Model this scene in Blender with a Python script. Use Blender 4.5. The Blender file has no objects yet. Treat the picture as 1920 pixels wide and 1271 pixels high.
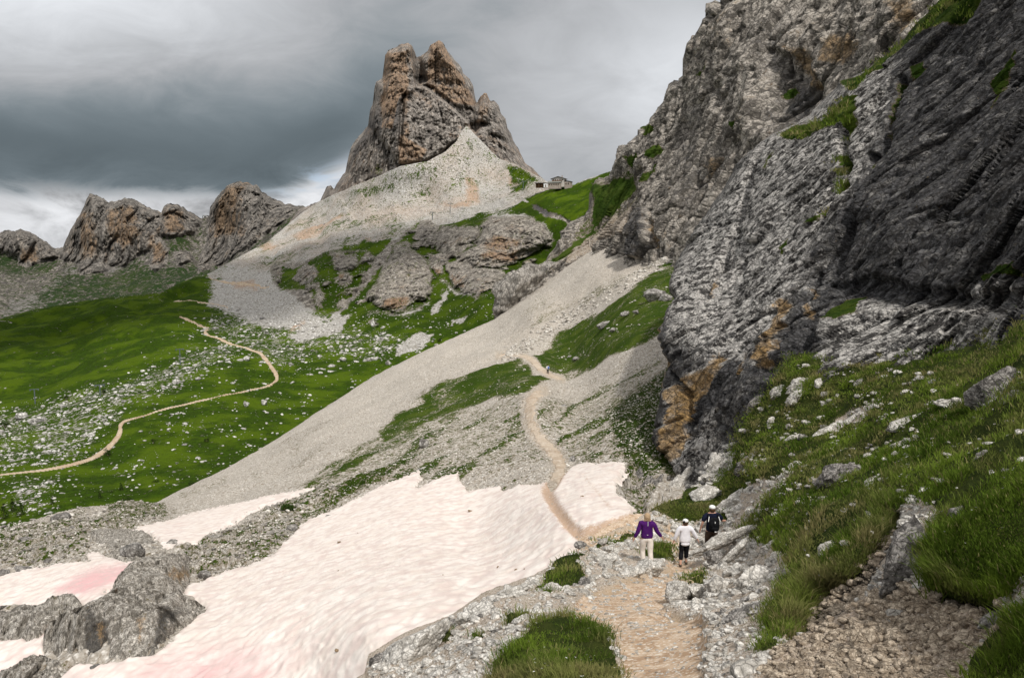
import bpy, bmesh, math, random
import numpy as np
from mathutils import Vector, Matrix

# ------------------------------------------------------------------ camera, sky, sun, exposure
F = 1440.0                      # focal length in photograph pixels (1920 wide)
HOR = 480.0                     # row of the horizon in the photograph
PITCH = math.atan((635.5 - HOR) / F)
sc = bpy.context.scene
COL = sc.collection
cd = bpy.data.cameras.new("camera"); cam = bpy.data.objects.new("camera", cd); COL.objects.link(cam)
cd.sensor_width = 36.0; cd.lens = 36.0 * F / 1920.0
cd.clip_start = 0.1; cd.clip_end = 20000
cam.location = (0, 0, 0); cam.rotation_euler = (math.pi / 2 - PITCH, 0, 0)
sc.camera = cam
vs = sc.view_settings
vs.view_transform = 'Standard'; vs.look = 'None'; vs.exposure = 0.2; vs.gamma = 1.0; vs.use_curve_mapping = False

SUN_EL, SUN_AZ = math.radians(52), math.radians(156)      # azimuth from +Y towards +X
w = bpy.data.worlds.new("World"); sc.world = w; w.use_nodes = True


class NT:
    """tiny helper to write node trees"""
    def __init__(s, tree):
        s.t = tree; s.n = tree.nodes; s.l = tree.links
    def put(s, sock, v):
        if v is None: return
        if hasattr(v, 'is_linked') or isinstance(v, bpy.types.NodeSocket): s.l.new(v, sock)
        else:
            if isinstance(v, (tuple, list)) and len(v) == 3 and sock.type == 'RGBA': v = (*v, 1)
            sock.default_value = v
    def node(s, typ, ins=None, out=0, **kw):
        nd = s.n.new(typ)
        for k, v in kw.items(): setattr(nd, k, v)
        for k, v in (ins or {}).items(): s.put(nd.inputs[k], v)
        return nd.outputs[out]
    def m(s, op, a, b=None, c=None, clamp=False):
        nd = s.n.new('ShaderNodeMath'); nd.operation = op; nd.use_clamp = clamp
        for i, v in enumerate((a, b, c)): s.put(nd.inputs[i], v)
        return nd.outputs[0]
    def add(s, a, b): return s.m('ADD', a, b)
    def sub(s, a, b): return s.m('SUBTRACT', a, b)
    def mul(s, a, b): return s.m('MULTIPLY', a, b)
    def ss(s, x, a, b):                       # smoothstep of x between a and b
        nd = s.n.new('ShaderNodeMapRange'); nd.interpolation_type = 'SMOOTHSTEP'
        s.put(nd.inputs[0], x); s.put(nd.inputs[1], a); s.put(nd.inputs[2], b)
        return nd.outputs[0]
    def lin(s, x, a, b, c=0.0, d=1.0):
        nd = s.n.new('ShaderNodeMapRange')
        for i, v in enumerate((x, a, b, c, d)): s.put(nd.inputs[i], v)
        return nd.outputs[0]
    def mix(s, f, a, b, blend='MIX'):
        nd = s.n.new('ShaderNodeMix'); nd.data_type = 'RGBA'; nd.blend_type = blend
        s.put(nd.inputs[0], f); s.put(nd.inputs[6], a); s.put(nd.inputs[7], b)
        return nd.outputs[2]
    def noise(s, vec, scale, detail=4.0, rough=0.55, dist=0.0, out=0):
        return s.node('ShaderNodeTexNoise', {'Vector': vec, 'Scale': scale, 'Detail': detail, 'Roughness': rough, 'Distortion': dist}, out)
    def gauss(s, x, c, wd):                   # exp(-((x-c)/wd)^2)
        u = s.mul(s.sub(x, c), 1.0 / wd)
        return s.m('EXPONENT', s.mul(s.mul(u, u), -1.0))


t = NT(w.node_tree)
bg = [n for n in t.n if n.type == 'BACKGROUND'][0]
sky = t.n.new('ShaderNodeTexSky'); sky.sky_type = 'NISHITA'; sky.sun_disc = False
sky.sun_elevation = SUN_EL; sky.sun_rotation = SUN_AZ; sky.altitude = 2200
geo = t.node('ShaderNodeTexCoord', out=0)
nrm = t.node('ShaderNodeVectorMath', {0: geo}, operation='NORMALIZE')
sx = t.n.new('ShaderNodeSeparateXYZ'); t.put(sx.inputs[0], nrm)
az = t.m('ARCTAN2', sx.outputs[0], sx.outputs[1])
el = t.m('ARCSINE', sx.outputs[2])
# heading and height in degrees, bent a little by cloud turbulence
cv = t.node('ShaderNodeCombineXYZ', {0: t.mul(az, 1.0), 1: t.mul(el, 2.2), 2: 0.0})
n1 = t.noise(cv, 3.2, 5, 0.5); n2 = t.noise(cv, 8.0, 8, 0.62, 0.6); n3 = t.noise(cv, 1.4, 3, 0.5)
azd = t.add(t.mul(az, 57.2958), t.mul(t.sub(n1, 0.5), 6.0))
eld = t.add(t.mul(el, 57.2958), t.add(t.mul(t.sub(n1, 0.5), 3.4), t.mul(t.sub(n2, 0.5), 3.0)))
# under-edge of the dark cloud bank: low on the left, climbing and dissolving to the right
edge = t.add(t.add(3.9, t.mul(t.ss(azd, -20.0, -6.0), 4.4)), t.mul(t.ss(azd, -14.0, -22.0), 0.35))
h = t.sub(eld, edge)
under = t.ss(h, 0.9, -0.7)                                   # 1 below the bank
under = t.mul(under, t.ss(azd, 1.0, -6.0))
dark = t.mul(t.gauss(h, 2.4, 4.8), t.ss(azd, 4.0, -14.0))
lum = t.add(t.add(0.44, t.mul(t.sub(n1, 0.5), 0.13)), t.mul(t.sub(n2, 0.5), 0.24))
lum = t.add(lum, t.mul(t.mul(t.gauss(azd, 12.0, 6.0), t.gauss(eld, 13.0, 4.0)), 0.20))
lum = t.add(lum, t.mul(t.mul(t.gauss(azd, -34.0, 15.0), t.gauss(eld, 17.5, 5.5)), 0.34))
lum = t.sub(lum, t.mul(t.mul(t.gauss(azd, -8.0, 10.0), t.gauss(eld, 17.0, 4.0)), 0.09))
lum = t.add(lum, t.mul(t.mul(t.gauss(azd, 5.0, 5.0), t.gauss(eld, 5.5, 3.0)), -0.05))
lum = t.mul(lum, t.sub(1.0, t.mul(dark, t.add(0.52, t.mul(n2, 0.35)))))
blue = t.mix(t.ss(lum, 0.10, 0.42), (0.80, 1.0, 1.12), (0.97, 1.0, 1.045))
cl = t.mix(1.0, t.node('ShaderNodeCombineColor', {0: lum, 1: lum, 2: lum}), blue, 'MULTIPLY')
uv_ = t.add(0.22, t.mul(t.ss(n2, 0.30, 0.66), 0.52))
bright = t.mix(1.0, t.node('ShaderNodeCombineColor', {0: uv_, 1: uv_, 2: uv_}), (0.985, 1.0, 1.03), 'MULTIPLY')
skyc = t.mix(1.0, sky.outputs[0], (0.17, 0.17, 0.17), 'MULTIPLY')
gap = t.mul(t.mul(t.gauss(azd, -16.5, 4.5), t.gauss(eld, 6.3, 1.3)), t.ss(n2, 0.60, 0.42))
bright = t.mix(t.mul(gap, 0.85), bright, t.mix(0.45, skyc, (0.55, 0.66, 0.86)))
pic = t.mix(under, cl, bright)
# overhead and behind the photographer the cloud is thinner and much brighter
ov = t.ss(t.add(t.mul(el, 57.2958), t.mul(t.sub(n3, 0.5), 8.0)), 20.0, 48.0)
behind = t.ss(t.m('ABSOLUTE', azd), 48.0, 95.0)
ovc = t.mix(0.12, (0.92, 0.89, 0.85), skyc)
pic = t.mix(ov, t.mix(t.mul(behind, 0.7), pic, (0.62, 0.63, 0.65)), ovc)
pic = t.mix(t.ss(el, -0.02, -0.12), pic, (0.12, 0.13, 0.11))
t.put(bg.inputs[0], pic); bg.inputs[1].default_value = 1.0

sl = bpy.data.lights.new("sun", 'SUN'); sun = bpy.data.objects.new("sun", sl); COL.objects.link(sun)
sl.energy = 2.9; sl.angle = math.radians(3); sl.color = (1.0, 0.96, 0.90)
sd_ = Vector((math.sin(SUN_AZ) * math.cos(SUN_EL), math.cos(SUN_AZ) * math.cos(SUN_EL), math.sin(SUN_EL)))
sun.rotation_euler = sd_.to_track_quat('Z', 'Y').to_euler(); sun.location = sd_ * 50

# ------------------------------------------------------------------ numeric helpers
def ray(px, py):
    px = np.asarray(px, float); py = np.asarray(py, float)
    a = (px - 960.0) / F; b = -(py - 635.5) / F
    cp, sp = math.cos(PITCH), math.sin(PITCH)
    return np.stack([a, cp + b * sp, -sp + b * cp], -1)

def at(px, py, Y):
    """the point seen in direction (px,py) whose forward distance is Y metres"""
    r = ray(px, py)
    return r * (np.asarray(Y, float) / r[..., 1])[..., None]

def proj(P):
    cp, sp = math.cos(PITCH), math.sin(PITCH)
    x, y, z = P[..., 0], P[..., 1], P[..., 2]
    f = y * cp - z * sp; u = y * sp + z * cp
    return 960 + F * x / f, 635.5 - F * u / f

def _h(ix, iy, iz, s):
    h = (ix.astype(np.int64) * 73856093) ^ (iy.astype(np.int64) * 19349663) ^ (iz.astype(np.int64) * 83492791) ^ (s * 2654435761)
    h = h & 0xffffffff
    h = ((h ^ (h >> 16)) * 0x45d9f3b) & 0xffffffff
    h = ((h ^ (h >> 16)) * 0x45d9f3b) & 0xffffffff
    return (h ^ (h >> 16)) & 0xffffffff

def vnoise(P, s=0):
    """gradient noise, about -1..1"""
    I = np.floor(P).astype(np.int64); f = P - I
    u = f * f * f * (f * (f * 6 - 15) + 10)
    r = 0
    for dx in (0, 1):
        wx = u[:, 0] if dx else 1 - u[:, 0]
        for dy in (0, 1):
            wy = u[:, 1] if dy else 1 - u[:, 1]
            for dz in (0, 1):
                wz = u[:, 2] if dz else 1 - u[:, 2]
                h = _h(I[:, 0] + dx, I[:, 1] + dy, I[:, 2] + dz, s)
                g0 = (h & 1023) / 511.5 - 1; g1 = ((h >> 10) & 1023) / 511.5 - 1; g2 = ((h >> 20) & 1023) / 511.5 - 1
                r = r + wx * wy * wz * (g0 * (f[:, 0] - dx) + g1 * (f[:, 1] - dy) + g2 * (f[:, 2] - dz))
    return r * 1.3

def fbm(P, o=4, s=0, g=0.5, ridged=False):
    a, r, n = 1.0, 0, 0
    for i in range(o):
        v = vnoise(P * 2.03 ** i + 17.3 * i, s + i)
        if ridged: v = 1 - 2 * np.abs(v)
        r = r + a * v; n += a; a *= g
    return 1.6 * r / n

def facet(P, s=0, slope=1.0):
    """broken-rock noise: every Voronoi cell is a tilted plane; returns height and nearness to a crack"""
    I = np.floor(P).astype(np.int64)
    b1 = np.full(len(P), 9.0); b2 = np.full(len(P), 9.0); val = np.zeros(len(P))
    for dx in (-1, 0, 1):
        for dy in (-1, 0, 1):
            for dz in (-1, 0, 1):
                c = [I[:, 0] + dx, I[:, 1] + dy, I[:, 2] + dz]
                h = _h(*c, s); k = _h(*c, s + 77)
                o = [P[:, 0] - c[0] - (h & 1023) / 1023.0, P[:, 1] - c[1] - ((h >> 10) & 1023) / 1023.0, P[:, 2] - c[2] - ((h >> 20) & 1023) / 1023.0]
                d = o[0] ** 2 + o[1] ** 2 + o[2] ** 2
                v = (k & 1023) / 511.5 - 1 + slope * (o[0] * (((k >> 8) & 1023) / 511.5 - 1) + o[1] * (((k >> 14) & 1023) / 511.5 - 1) + o[2] * (((k >> 20) & 1023) / 511.5 - 1))
                nb = d < b1
                b2 = np.where(nb, b1, np.minimum(b2, d)); val = np.where(nb, v, val); b1 = np.minimum(b1, d)
    return val, np.sqrt(b2) - np.sqrt(b1)

def sdist(px, py, poly):
    """signed distance in pixels to a polygon, positive inside"""
    poly = np.asarray(poly, float); n = len(poly)
    ins = np.zeros(px.shape, bool); best = np.full(px.shape, 1e9)
    for i in range(n):
        x0, y0 = poly[i]; x1, y1 = poly[(i + 1) % n]
        ex, ey = x1 - x0, y1 - y0
        tt = np.clip(((px - x0) * ex + (py - y0) * ey) / (ex * ex + ey * ey + 1e-9), 0, 1)
        best = np.minimum(best, (px - x0 - tt * ex) ** 2 + (py - y0 - tt * ey) ** 2)
        c = ((y0 > py) != (y1 > py)) & (px < (x1 - x0) * (py - y0) / (y1 - y0 + 1e-12) + x0)
        ins ^= c
    return np.where(ins, 1, -1) * np.sqrt(best)

def ldist(px, py, line):
    best = np.full(px.shape, 1e9)
    for (x0, y0), (x1, y1) in zip(line[:-1], line[1:]):
        ex, ey = x1 - x0, y1 - y0
        tt = np.clip(((px - x0) * ex + (py - y0) * ey) / (ex * ex + ey * ey + 1e-9), 0, 1)
        best = np.minimum(best, (px - x0 - tt * ex) ** 2 + (py - y0 - tt * ey) ** 2)
    return np.sqrt(best)

def sstep(x, a, b):
    u = np.clip((x - a) / (b - a), 0, 1); return u * u * (3 - 2 * u)

def pmask(px, py, poly, soft=6.0):
    return sstep(sdist(px, py, poly), -soft, soft)

def many(px, py, polys, soft=6.0):
    r = np.zeros(px.shape)
    for p in polys: r = np.maximum(r, pmask(px, py, p, soft))
    return r

class Ground:
    """a landform: forward distance over the view directions as a smooth spline of 1/distance
    (so that flat slopes come out flat in the world), from surveyed (px, py, metres) points"""
    def __init__(s, pts, lam=1e-4, lo=None, hi=None):
        p = np.array(pts, float); s.c = p[:, :2] / 500.0; s.k = 1.0 / p[:, 2]; s.sc = np.abs(s.k).max()
        n = len(p); K = s._phi(np.linalg.norm(s.c[:, None] - s.c[None], axis=2)) + lam * np.eye(n)
        A = np.zeros((n + 3, n + 3)); A[:n, :n] = K; A[:n, n] = 1; A[:n, n + 1:] = s.c; A[n, :n] = 1; A[n + 1:, :n] = s.c.T
        s.w = np.linalg.solve(A, np.concatenate([s.k / s.sc, [0, 0, 0]]))
        s.lo = lo or p[:, 2].min() * 0.8; s.hi = hi or p[:, 2].max() * 1.3
    def _phi(s, r): return r * r * np.log(r + 1e-9)
    def Y(s, px, py):
        px = np.asarray(px, float); py = np.asarray(py, float); n = len(s.c)
        r = s.w[n] + s.w[n + 1] * px / 500 + s.w[n + 2] * py / 500
        for i in range(n):
            r = r + s.w[i] * s._phi(np.hypot(px / 500 - s.c[i, 0], py / 500 - s.c[i, 1]))
        return np.clip(1.0 / np.maximum(r * s.sc, 1e-6), s.lo, s.hi)
    def P(s, px, py): return at(px, py, s.Y(px, py))

def mesh_obj(name, V, Fa, mat, attrs=None, parent=None, smooth=True):
    """numpy vertices and faces (n x 3 or n x 4) -> one mesh object"""
    me = bpy.data.meshes.new(name)
    V = np.asarray(V, np.float32); Fa = np.asarray(Fa, np.int32); k = Fa.shape[1]
    me.vertices.add(len(V)); me.vertices.foreach_set('co', V.ravel())
    me.loops.add(Fa.size); me.loops.foreach_set('vertex_index', Fa.ravel())
    me.polygons.add(len(Fa)); me.polygons.foreach_set('loop_start', np.arange(0, Fa.size, k, dtype=np.int32))
    me.polygons.foreach_set('use_smooth', np.full(len(Fa), smooth))
    me.update(calc_edges=True)
    for an, arr in (attrs or {}).items():
        if arr.ndim == 2:
            a = me.attributes.new(an, 'FLOAT_COLOR', 'POINT'); a.data.foreach_set('color', arr.astype(np.float32).ravel())
        else:
            a = me.attributes.new(an, 'FLOAT', 'POINT'); a.data.foreach_set('value', arr.astype(np.float32).ravel())
    if mat: me.materials.append(mat)
    o = bpy.data.objects.new(name, me); COL.objects.link(o)
    if parent: o.parent = parent
    return o

def tag(o, label=None, cat=None, group=None, kind=None):
    for k, v in (('label', label), ('category', cat), ('group', group), ('kind', kind)):
        if v: o[k] = v
    return o

def grid_faces(nc, nr):
    i = np.arange((nc - 1) * (nr - 1)); c = i // (nr - 1); r = i % (nr - 1); a = c * nr + r
    return np.stack([a, a + 1, a + nr + 1, a + nr], -1)

def poly1(xs, line, jag=0.0, freq=0.05, seed=0):
    line = sorted(line); y = np.interp(xs, [p[0] for p in line], [p[1] for p in line])
    if jag:
        q = np.stack([xs * freq, xs * 0 + seed * 3.7, xs * 0], -1)
        y = y + jag * (fbm(q, 5, seed, 0.65))
    return y

def curtain(name, g, top, bot, x0, x1, step, back, surf, mat, jag=0.0, jfreq=0.05, seed=0, swap=False, label=None, cat=None, wide=None):
    """a landform mesh: runs from its bottom line to its crest, then rolls over and down behind"""
    xs = np.arange(x0, x1 + step, step) if wide is None else np.concatenate([np.arange(x0, wide, step), np.arange(wide, x1, step * 5)])
    t_ = poly1(xs, top, jag, jfreq, seed); b_ = poly1(xs, bot)
    nr = int(np.max(np.abs(b_ - t_)) / step) + 2
    v = np.linspace(0, 1, nr)
    yy = t_[:, None] + (b_ - t_)[:, None] * v[None]; xx = np.repeat(xs[:, None], nr, 1)
    PX, PY = (xx, yy) if not swap else (yy, xx)
    px, py = PX.ravel(), PY.ravel()
    P = g.P(px, py)
    P, M = surf(px, py, P, np.abs(yy - t_[:, None]).ravel())
    P = P.reshape(len(xs), nr, 3); M = M.reshape(len(xs), nr, 4)
    if back:
        B = []; top_ = P[:, 0]; r = top_.copy(); r[:, 2] = 0; r /= np.linalg.norm(r, axis=1)[:, None]
        for (d, dz) in back[::-1]:
            q = top_ + r * d; q[:, 2] -= dz
            if swap: q = top_ + r * d; q[:, 0] += dz
            q = q + fbm(q / max(d * 0.7, 0.5), 3, 5)[:, None] * d * 0.12 * np.array([0.5, 0.2, 0.6])
            B.append(q)
        B = np.stack(B, 1); P = np.concatenate([B, P], 1)
        M = np.concatenate([np.repeat(M[:, :1], B.shape[1], 1), M], 1); nr += B.shape[1]
    Fa = grid_faces(len(xs), nr)
    if swap: Fa = Fa[:, ::-1]
    o = mesh_obj(name, P.reshape(-1, 3), Fa, mat, {'m': M.reshape(-1, 4)})
    tag(o, label, cat, kind='structure')
    return o

def unit(P): return P / np.linalg.norm(P, axis=-1, keepdims=True)
# ------------------------------------------------------------------ materials
def new_mat(name, rough=0.9):
    m = bpy.data.materials.new(name); m.use_nodes = True
    t = NT(m.node_tree); b = [n for n in t.n if n.type == 'BSDF_PRINCIPLED'][0]
    b.inputs['Roughness'].default_value = rough; b.inputs['Specular IOR Level'].default_value = 0.03
    return m, t, b

def terrain_mat(name, u, rock=((.10, .095, .09), (.34, .32, .29)), scree=((.36, .33, .30), (.62, .59, .55)),
                grass=((.022, .050, .006), (.055, .115, .010), (.10, .15, .02)), ochre=(.42, .27, .13),
                darkc=((.045, .046, .050), (.12, .12, .125)), tilt=(0, 0, 0), squash=(1, 1, 0.35), pre=(1, 1, 1), gsharp=3.0, bump=1.0, soil=(.16, .115, .07)):
    """u = metres covered by about one pixel of the photograph where this ground lies"""
    m, t, b = new_mat(name)
    pos = t.node('ShaderNodeNewGeometry', out=0)
    att = t.n.new('ShaderNodeAttribute'); att.attribute_name = 'm'
    sp = t.n.new('ShaderNodeSeparateColor'); t.put(sp.inputs[0], att.outputs['Color'])
    gr, scf, oc, dk = sp.outputs[0], sp.outputs[1], sp.outputs[2], att.outputs['Alpha']
    mp = t.n.new('ShaderNodeMapping'); t.put(mp.inputs[0], pos)
    mp.inputs['Rotation'].default_value = tilt; mp.inputs['Scale'].default_value = pre
    st = t.node('ShaderNodeVectorMath', {0: mp.outputs[0], 1: squash}, operation='MULTIPLY')
    big = t.noise(pos, 1 / (60 * u), 4, 0.6)
    mid = t.noise(st, 1 / (14 * u), 8, 0.68, 0.2)
    fine = t.noise(st, 1 / (4.5 * u), 6, 0.75)
    iso = t.noise(pos, 1 / (5.0 * u), 6, 0.72)
    wrp = t.node('ShaderNodeVectorMath', {0: t.node('ShaderNodeTexNoise', {'Vector': st, 'Scale': 1 / (8 * u), 'Detail': 4.0}, 1), 1: (5 * u, 5 * u, 5 * u)}, operation='MULTIPLY')
    stw = t.node('ShaderNodeVectorMath', {0: st, 1: wrp}, operation='ADD')
    def cells(sc_, f='DISTANCE_TO_EDGE'):
        v = t.n.new('ShaderNodeTexVoronoi'); v.feature = f; t.put(v.inputs['Vector'], stw); v.inputs['Scale'].default_value = 1 / (sc_ * u)
        return v
    c1 = cells(16); c2 = cells(5.5); c3 = cells(9, 'F1')
    e1 = t.ss(c1.outputs[0], 0.0, 0.07); e2 = t.ss(c2.outputs[0], 0.0, 0.12)
    crack = t.m('MINIMUM', e1, t.add(t.mul(e2, 0.75), 0.25), clamp=True)
    cid = t.n.new('ShaderNodeSeparateColor'); t.put(cid.inputs[0], c3.outputs['Color'])
    # bare rock: weathered light faces, dark lichen, water and painted shade, hairline cracks
    rf = t.ss(t.add(t.add(t.mul(mid, 0.45), t.mul(fine, 0.45)), t.mul(cid.outputs[0], 0.10)), 0.435, 0.565)
    rc = t.mix(rf, rock[0], rock[1])
    drk = t.mix(t.ss(fine, 0.4, 0.62), darkc[0], darkc[1])
    rc = t.mix(t.ss(t.add(dk, t.add(t.mul(t.sub(mid, 0.5), 2.4), t.mul(t.sub(fine, 0.5), 1.6))), 0.30, 0.80), rc, drk)
    occ = t.mix(t.ss(fine, 0.38, 0.62), tuple(c * 0.5 for c in ochre), ochre)
    rc = t.mix(t.mul(t.ss(t.add(oc, t.add(t.mul(t.sub(mid, 0.5), 2.0), t.mul(t.sub(fine, 0.5), 1.0))), 0.35, 0.95), 0.85), rc, occ)
    rc = t.mix(t.mul(t.sub(1.0, crack), 0.72), rc, tuple(c * 0.4 for c in rock[0]))
    # scree: stones of every shade with earth between
    vo = t.n.new('ShaderNodeTexVoronoi'); t.put(vo.inputs['Vector'], pos); vo.inputs['Scale'].default_value = 1 / (3.4 * u); vo.inputs['Detail'].default_value = 1.0
    vs_ = t.n.new('ShaderNodeSeparateColor'); t.put(vs_.inputs[0], vo.outputs['Color'])
    stone = t.mix(t.m('POWER', vs_.outputs[0], 0.7), scree[0], scree[1])
    stone = t.mix(t.mul(t.ss(vo.outputs['Distance'], 0.35, 0.85), 0.6), stone, soil)
    stone = t.mix(t.mul(t.ss(iso, 0.53, 0.60), 0.75), stone, soil)
    stone = t.mix(t.mul(t.ss(big, 0.40, 0.62), 0.3), stone, scree[0])
    stone = t.mix(t.mul(oc, 0.65), stone, tuple(ochre))
    stone = t.mix(t.mul(dk, 0.6), stone, tuple(c * 0.5 for c in scree[0]))
    base = t.mix(t.ss(t.add(scf, t.mul(t.sub(iso, 0.5), 1.4)), 0.42, 0.58), rc, stone)
    # grass: three greens in patches, with bare earth at its ragged border and stones lying in it
    g1 = t.mix(t.ss(t.add(t.mul(iso, 0.7), t.mul(mid, 0.3)), 0.42, 0.60), grass[0], grass[1])
    g1 = t.mix(t.mul(t.ss(big, 0.44, 0.60), 0.7), g1, grass[2])
    g1 = t.mix(t.mul(dk, 0.75), g1, tuple(c * 0.55 for c in grass[0]))
    gm = t.add(gr, t.mul(t.sub(t.add(t.mul(iso, 0.6), t.mul(mid, 0.4)), 0.5), gsharp))
    base = t.mix(t.mul(t.ss(gm, 0.30, 0.48), 0.7), base, soil)
    base = t.mix(t.ss(gm, 0.42, 0.58), base, g1)
    t.put(b.inputs['Base Color'], base)
    bp = t.n.new('ShaderNodeBump'); bp.inputs['Strength'].default_value = 0.8 * bump; bp.inputs['Distance'].default_value = 2.6 * u
    hh = t.add(t.add(t.mul(mid, 0.9), t.mul(fine, 1.0)), t.mul(iso, 0.6))
    hh = t.add(hh, t.add(t.mul(crack, 0.35), t.mul(cid.outputs[1], 0.35)))
    t.put(bp.inputs['Height'], hh)
    t.put(b.inputs['Normal'], bp.outputs[0])
    return m

def rockdisp(P, L, amp, st=(1, 1, 0.4), s=0, slope=1.0, rid=0.25):
    """metres of relief for broken rock, features about L metres"""
    q = P / L * np.array(st)
    q = q + 0.35 * np.stack([vnoise(q * 1.7 + 5, s + 90), vnoise(q * 1.7 + 9, s + 91), vnoise(q * 1.7 + 13, s + 92)], -1)
    a, e = facet(q, s, slope); b_, e2 = facet(q * 2.7 + 3, s + 1, slope)
    r = 0.62 * a + 0.30 * b_ + rid * fbm(q * 4.0, 4, s + 2, 0.6, True)
    r = r - 0.9 * (1 - sstep(e, 0, 0.10)) - 0.35 * (1 - sstep(e2, 0, 0.12))
    return r * amp

def push(P, d, up=0.0):
    """move out of the rock towards the viewer's side by d, and up"""
    r = unit(P)
    P = P - r * np.asarray(d)[:, None]
    P[:, 2] += up
    return P

def M4(n, g=0, s=0, o=0, d=0):
    M = np.zeros((n, 4)); M[:, 0] = g; M[:, 1] = s; M[:, 2] = o; M[:, 3] = d
    return M

# ------------------------------------------------------------------ far ridge, across the pass
ridge_top = [(-300, 455), (-120, 440), (-40, 446), (0, 437), (10, 431), (28, 433), (38, 429), (60, 437), (76, 447), (95, 459), (104, 467), (118, 464), (125, 446), (136, 424), (148, 405),
             (158, 386), (163, 371), (168, 362), (182, 366), (204, 379), (222, 376), (235, 371), (252, 373), (275, 387), (302, 399), (306, 388), (311, 382), (333, 382), (350, 394),
             (372, 406), (380, 409), (392, 406), (394, 390), (405, 370), (425, 351), (443, 339), (450, 339), (466, 344), (482, 348), (490, 359), (512, 373), (535, 381), (560, 385), (572, 388), (590, 383), (620, 372), (700, 372)]
gR = Ground([(-300, 440, 1500), (0, 440, 1500), (170, 370, 1450), (240, 380, 1420), (300, 400, 1430), (320, 385, 1440), (385, 408, 1490), (445, 345, 1380), (560, 388, 1330), (700, 370, 1200),
             (0, 500, 1400), (110, 470, 1440), (50, 505, 1380), (150, 500, 1340), (160, 440, 1395), (200, 440, 1372), (260, 440, 1362), (225, 510, 1310), (300, 480, 1330), (330, 440, 1385), (380, 440, 1430), (380, 480, 1350), (440, 460, 1290), (440, 400, 1340), (60, 460, 1440), (500, 395, 1300), (20, 455, 1450), (420, 500, 1250), (500, 430, 1230), (250, 545, 1130), (100, 560, 1080),
             (0, 590, 900), (-300, 600, 950), (350, 540, 1080), (450, 500, 1120), (560, 430, 1150), (250, 620, 800), (600, 620, 800), (0, 700, 700)])
def ridge_surf(px, py, P, e):
    wob = 9 * fbm(P / 60.0, 4, 3)
    wy = py + wob; wx = px + wob * 0.6
    cliffs = many(wx, wy, [
        [(-320, 300), (60, 420), (104, 470), (108, 480), (75, 490), (70, 494), (38, 495), (35, 478), (0, 470), (-320, 490)],
        [(108, 465), (165, 350), (240, 360), (308, 398), (300, 430), (290, 460), (262, 478), (240, 492), (215, 505), (190, 512), (150, 508), (140, 485), (118, 490)],
        [(302, 396), (310, 375), (345, 380), (376, 405), (368, 430), (345, 434), (318, 442), (300, 440)],
        [(284, 455), (300, 448), (315, 470), (310, 492), (295, 504), (280, 500)], [(330, 480), (352, 468), (360, 485), (335, 500)],
        [(394, 400), (400, 370), (447, 330), (490, 345), (560, 382), (545, 400), (520, 425), (490, 445), (470, 462), (440, 480), (400, 500), (372, 512), (380, 470), (390, 440)]], 5)
    st = np.array([1, 1, 0.45])
    d = rockdisp(P, 50, 12, (1, .25, 0.42), 3) + rockdisp(P, 17, 6.0, (1, .3, 0.5), 8)
    vr = 1 - 2 * np.abs(vnoise(np.stack([P[:, 0] / 24 + .5 * fbm(P / 60, 3, 9), P[:, 1] / 300, P[:, 2] / 210], -1), 10))
    d = (d + 7 * vr) * (0.15 + 0.85 * cliffs) + 20 * cliffs
    und = 9 * fbm(P / 45, 5, 12, 0.6)
    fall = 1 - sstep(np.minimum(e, 40), 0, 14)
    P = push(P, d * (1 - 0.3 * fall) - 40 * fall ** 2 * cliffs, und * (1 - cliffs) * np.clip(e / 12, 0, 1))
    grass = many(wx, wy, [[(0, 470), (35, 480), (45, 500), (105, 490), (95, 512), (20, 520), (-40, 500)], [(40, 590), (110, 520), (140, 508), (200, 520), (255, 490), (270, 500), (330, 500), (410, 505), (470, 470), (560, 400), (600, 385), (500, 470), (420, 540), (250, 600), (0, 610)],
                          [(320, 445), (350, 430), (362, 440), (345, 470), (320, 480), (308, 470)], [(468, 425), (485, 415), (492, 430), (476, 450)]], 12)
    sc_ = many(wx, wy, [[(140, 500), (150, 520), (60, 560), (30, 575), (110, 520)], [(258, 480), (256, 497), (205, 517), (190, 515), (240, 495)], [(20, 560), (150, 540), (140, 600), (0, 600)], [(365, 460), (375, 466), (355, 480)], [(430, 500), (500, 455), (520, 450), (440, 530)]], 7)
    M = M4(len(px), 0.36 + 0.22 * grass - 0.9 * cliffs, np.maximum(sc_ * 0.95, 0.34 * (1 - cliffs)), cliffs * (0.30 + 0.4 * fbm(P / 110 * np.array([1, 1, .5]), 3, 20) + 0.5 * many(px, py, [[(200, 390), (250, 385), (262, 440), (230, 470), (205, 440)], [(308, 395), (342, 395), (340, 432), (312, 436)], [(428, 350), (462, 345), (455, 440), (405, 440), (400, 400)], [(285, 462), (302, 458), (308, 490), (288, 490)], [(150, 400), (175, 395), (180, 480), (150, 490)], [(38, 470), (70, 460), (70, 490), (40, 490)]], 10)), 0.06 + 0.18 * fbm(P / 90, 3, 31))
    M[:, 2] *= 1 - 0.6 * sstep(py, 500, 520)
    return P, np.clip(M, 0, 1)
ridge_mat = terrain_mat("ridge_rock", 1.0, rock=((.10, .093, .085), (.30, .275, .245)), scree=((.17, .165, .16), (.33, .32, .31)), grass=((.014, .030, .010), (.028, .050, .016), (.04, .06, .018)), ochre=(.32, .215, .13), darkc=((.03, .03, .032), (.085, .083, .082)), soil=(.09, .08, .06))
curtain("mountain_ridge", gR, ridge_top, [(-300, 700), (0, 680), (250, 640), (420, 560), (700, 500)], -300, 690, 2.0, [(30, 10), (90, 60), (220, 240), (400, 500)], ridge_surf, ridge_mat, 4.5, 0.10, 4)

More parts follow.
